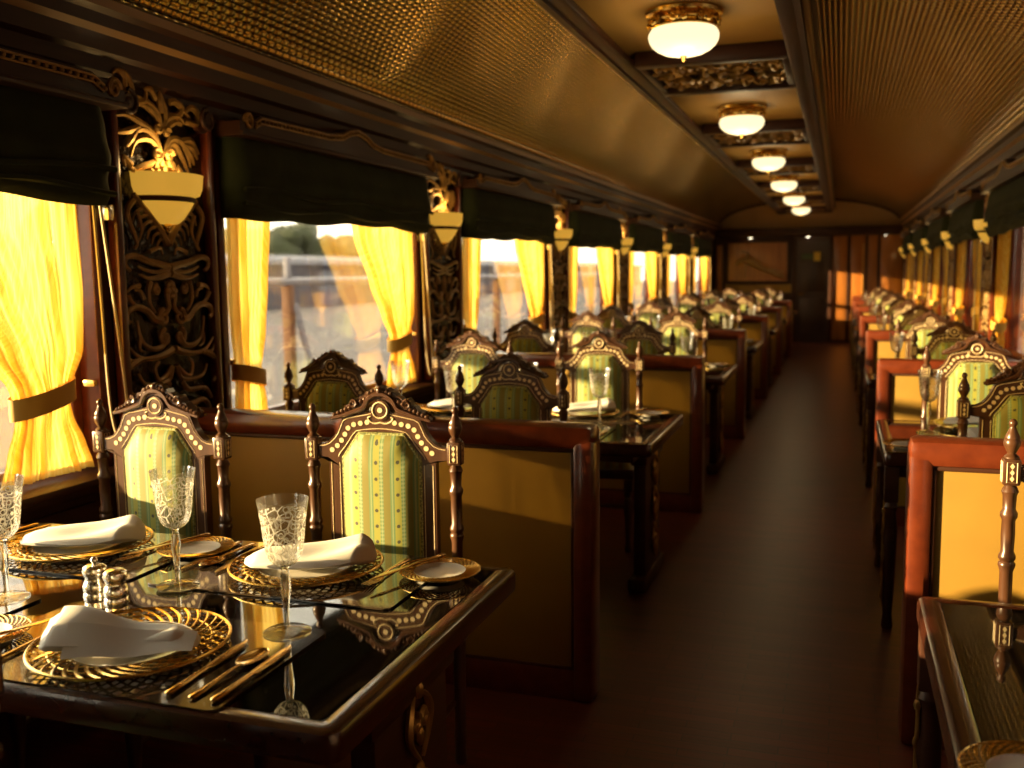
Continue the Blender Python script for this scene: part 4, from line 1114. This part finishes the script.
b = MB(); b.tube([(0,-7,2.53),(0,14,2.53)], .045, 10); b.build('top_rail', M['rail_white'], t)
for k in range(-2, 5):
    b = MB(); b.box(-.05, .05, 3.2*k-.05, 3.2*k+.05, 0, 2.5, b=.01); po = b.build('post', M['post_rust'], t)
    b = MB(); b.box(-.03, .03, 3.2*k-.03, 3.2*k+.03, 2.5, 2.78, b=.006); b.build('post_cap', M['rail_white'], po)
b = MB(); b.tube([(0.05,.05,2.3),(.35,.5,0)], .035, 8); b.build('brace', M['rail_white'], t)

# ------------------------------------------------------------------ light, sky, camera
w = bpy.data.worlds.new('sky'); SC.world = w; w.use_nodes = True
bg = w.node_tree.nodes['Background']; bg.inputs[0].default_value = (1,.90,.70,1); bg.inputs[1].default_value = 5.0
S = bpy.data.lights.new('low_sun', 'SUN'); S.energy = 17; S.color = (1,.70,.33); S.angle = rad(.6)
so = bpy.data.objects.new('low_sun', S); COL.objects.link(so); so.location = (-20, -10, 8)
so.rotation_euler = Vector((1, .42, -.13)).to_track_quat('-Z', 'Y').to_euler()

cam = bpy.data.cameras.new('camera'); co = bpy.data.objects.new('camera', cam); COL.objects.link(co); SC.camera = co
cam.sensor_fit = 'HORIZONTAL'; cam.sensor_width = 36; cam.lens = 977.2/1024*36; cam.clip_start = .05; cam.clip_end = 600
yaw, pitch, roll = .3242, .1135, .0111
fwd = Vector((-sin(yaw)*cos(pitch), cos(yaw)*cos(pitch), -sin(pitch))); right = Vector((cos(yaw), sin(yaw), 0)); up = right.cross(fwd)
r2 = right*cos(roll)-up*sin(roll); u2 = right*sin(roll)+up*cos(roll)
co.matrix_world = Matrix(((r2.x,u2.x,-fwd.x,0),(r2.y,u2.y,-fwd.y,0),(r2.z,u2.z,-fwd.z,1.5),(0,0,0,1)))
cam.dof.use_dof = True; cam.dof.focus_distance = 2.4; cam.dof.aperture_fstop = 3.2

vs = SC.view_settings; SC.display_settings.display_device = 'sRGB'; vs.view_transform = 'Standard'; vs.look = 'None'; vs.exposure = .5; vs.gamma = 1; vs.use_curve_mapping = False
cy = SC.cycles
cy.use_denoising = True; cy.max_bounces = 10; cy.diffuse_bounces = 4; cy.glossy_bounces = 4; cy.transmission_bounces = 8; cy.transparent_max_bounces = 16
cy.sample_clamp_indirect = 6; cy.caustics_reflective = False; cy.caustics_refractive = False; cy.blur_glossy = .5
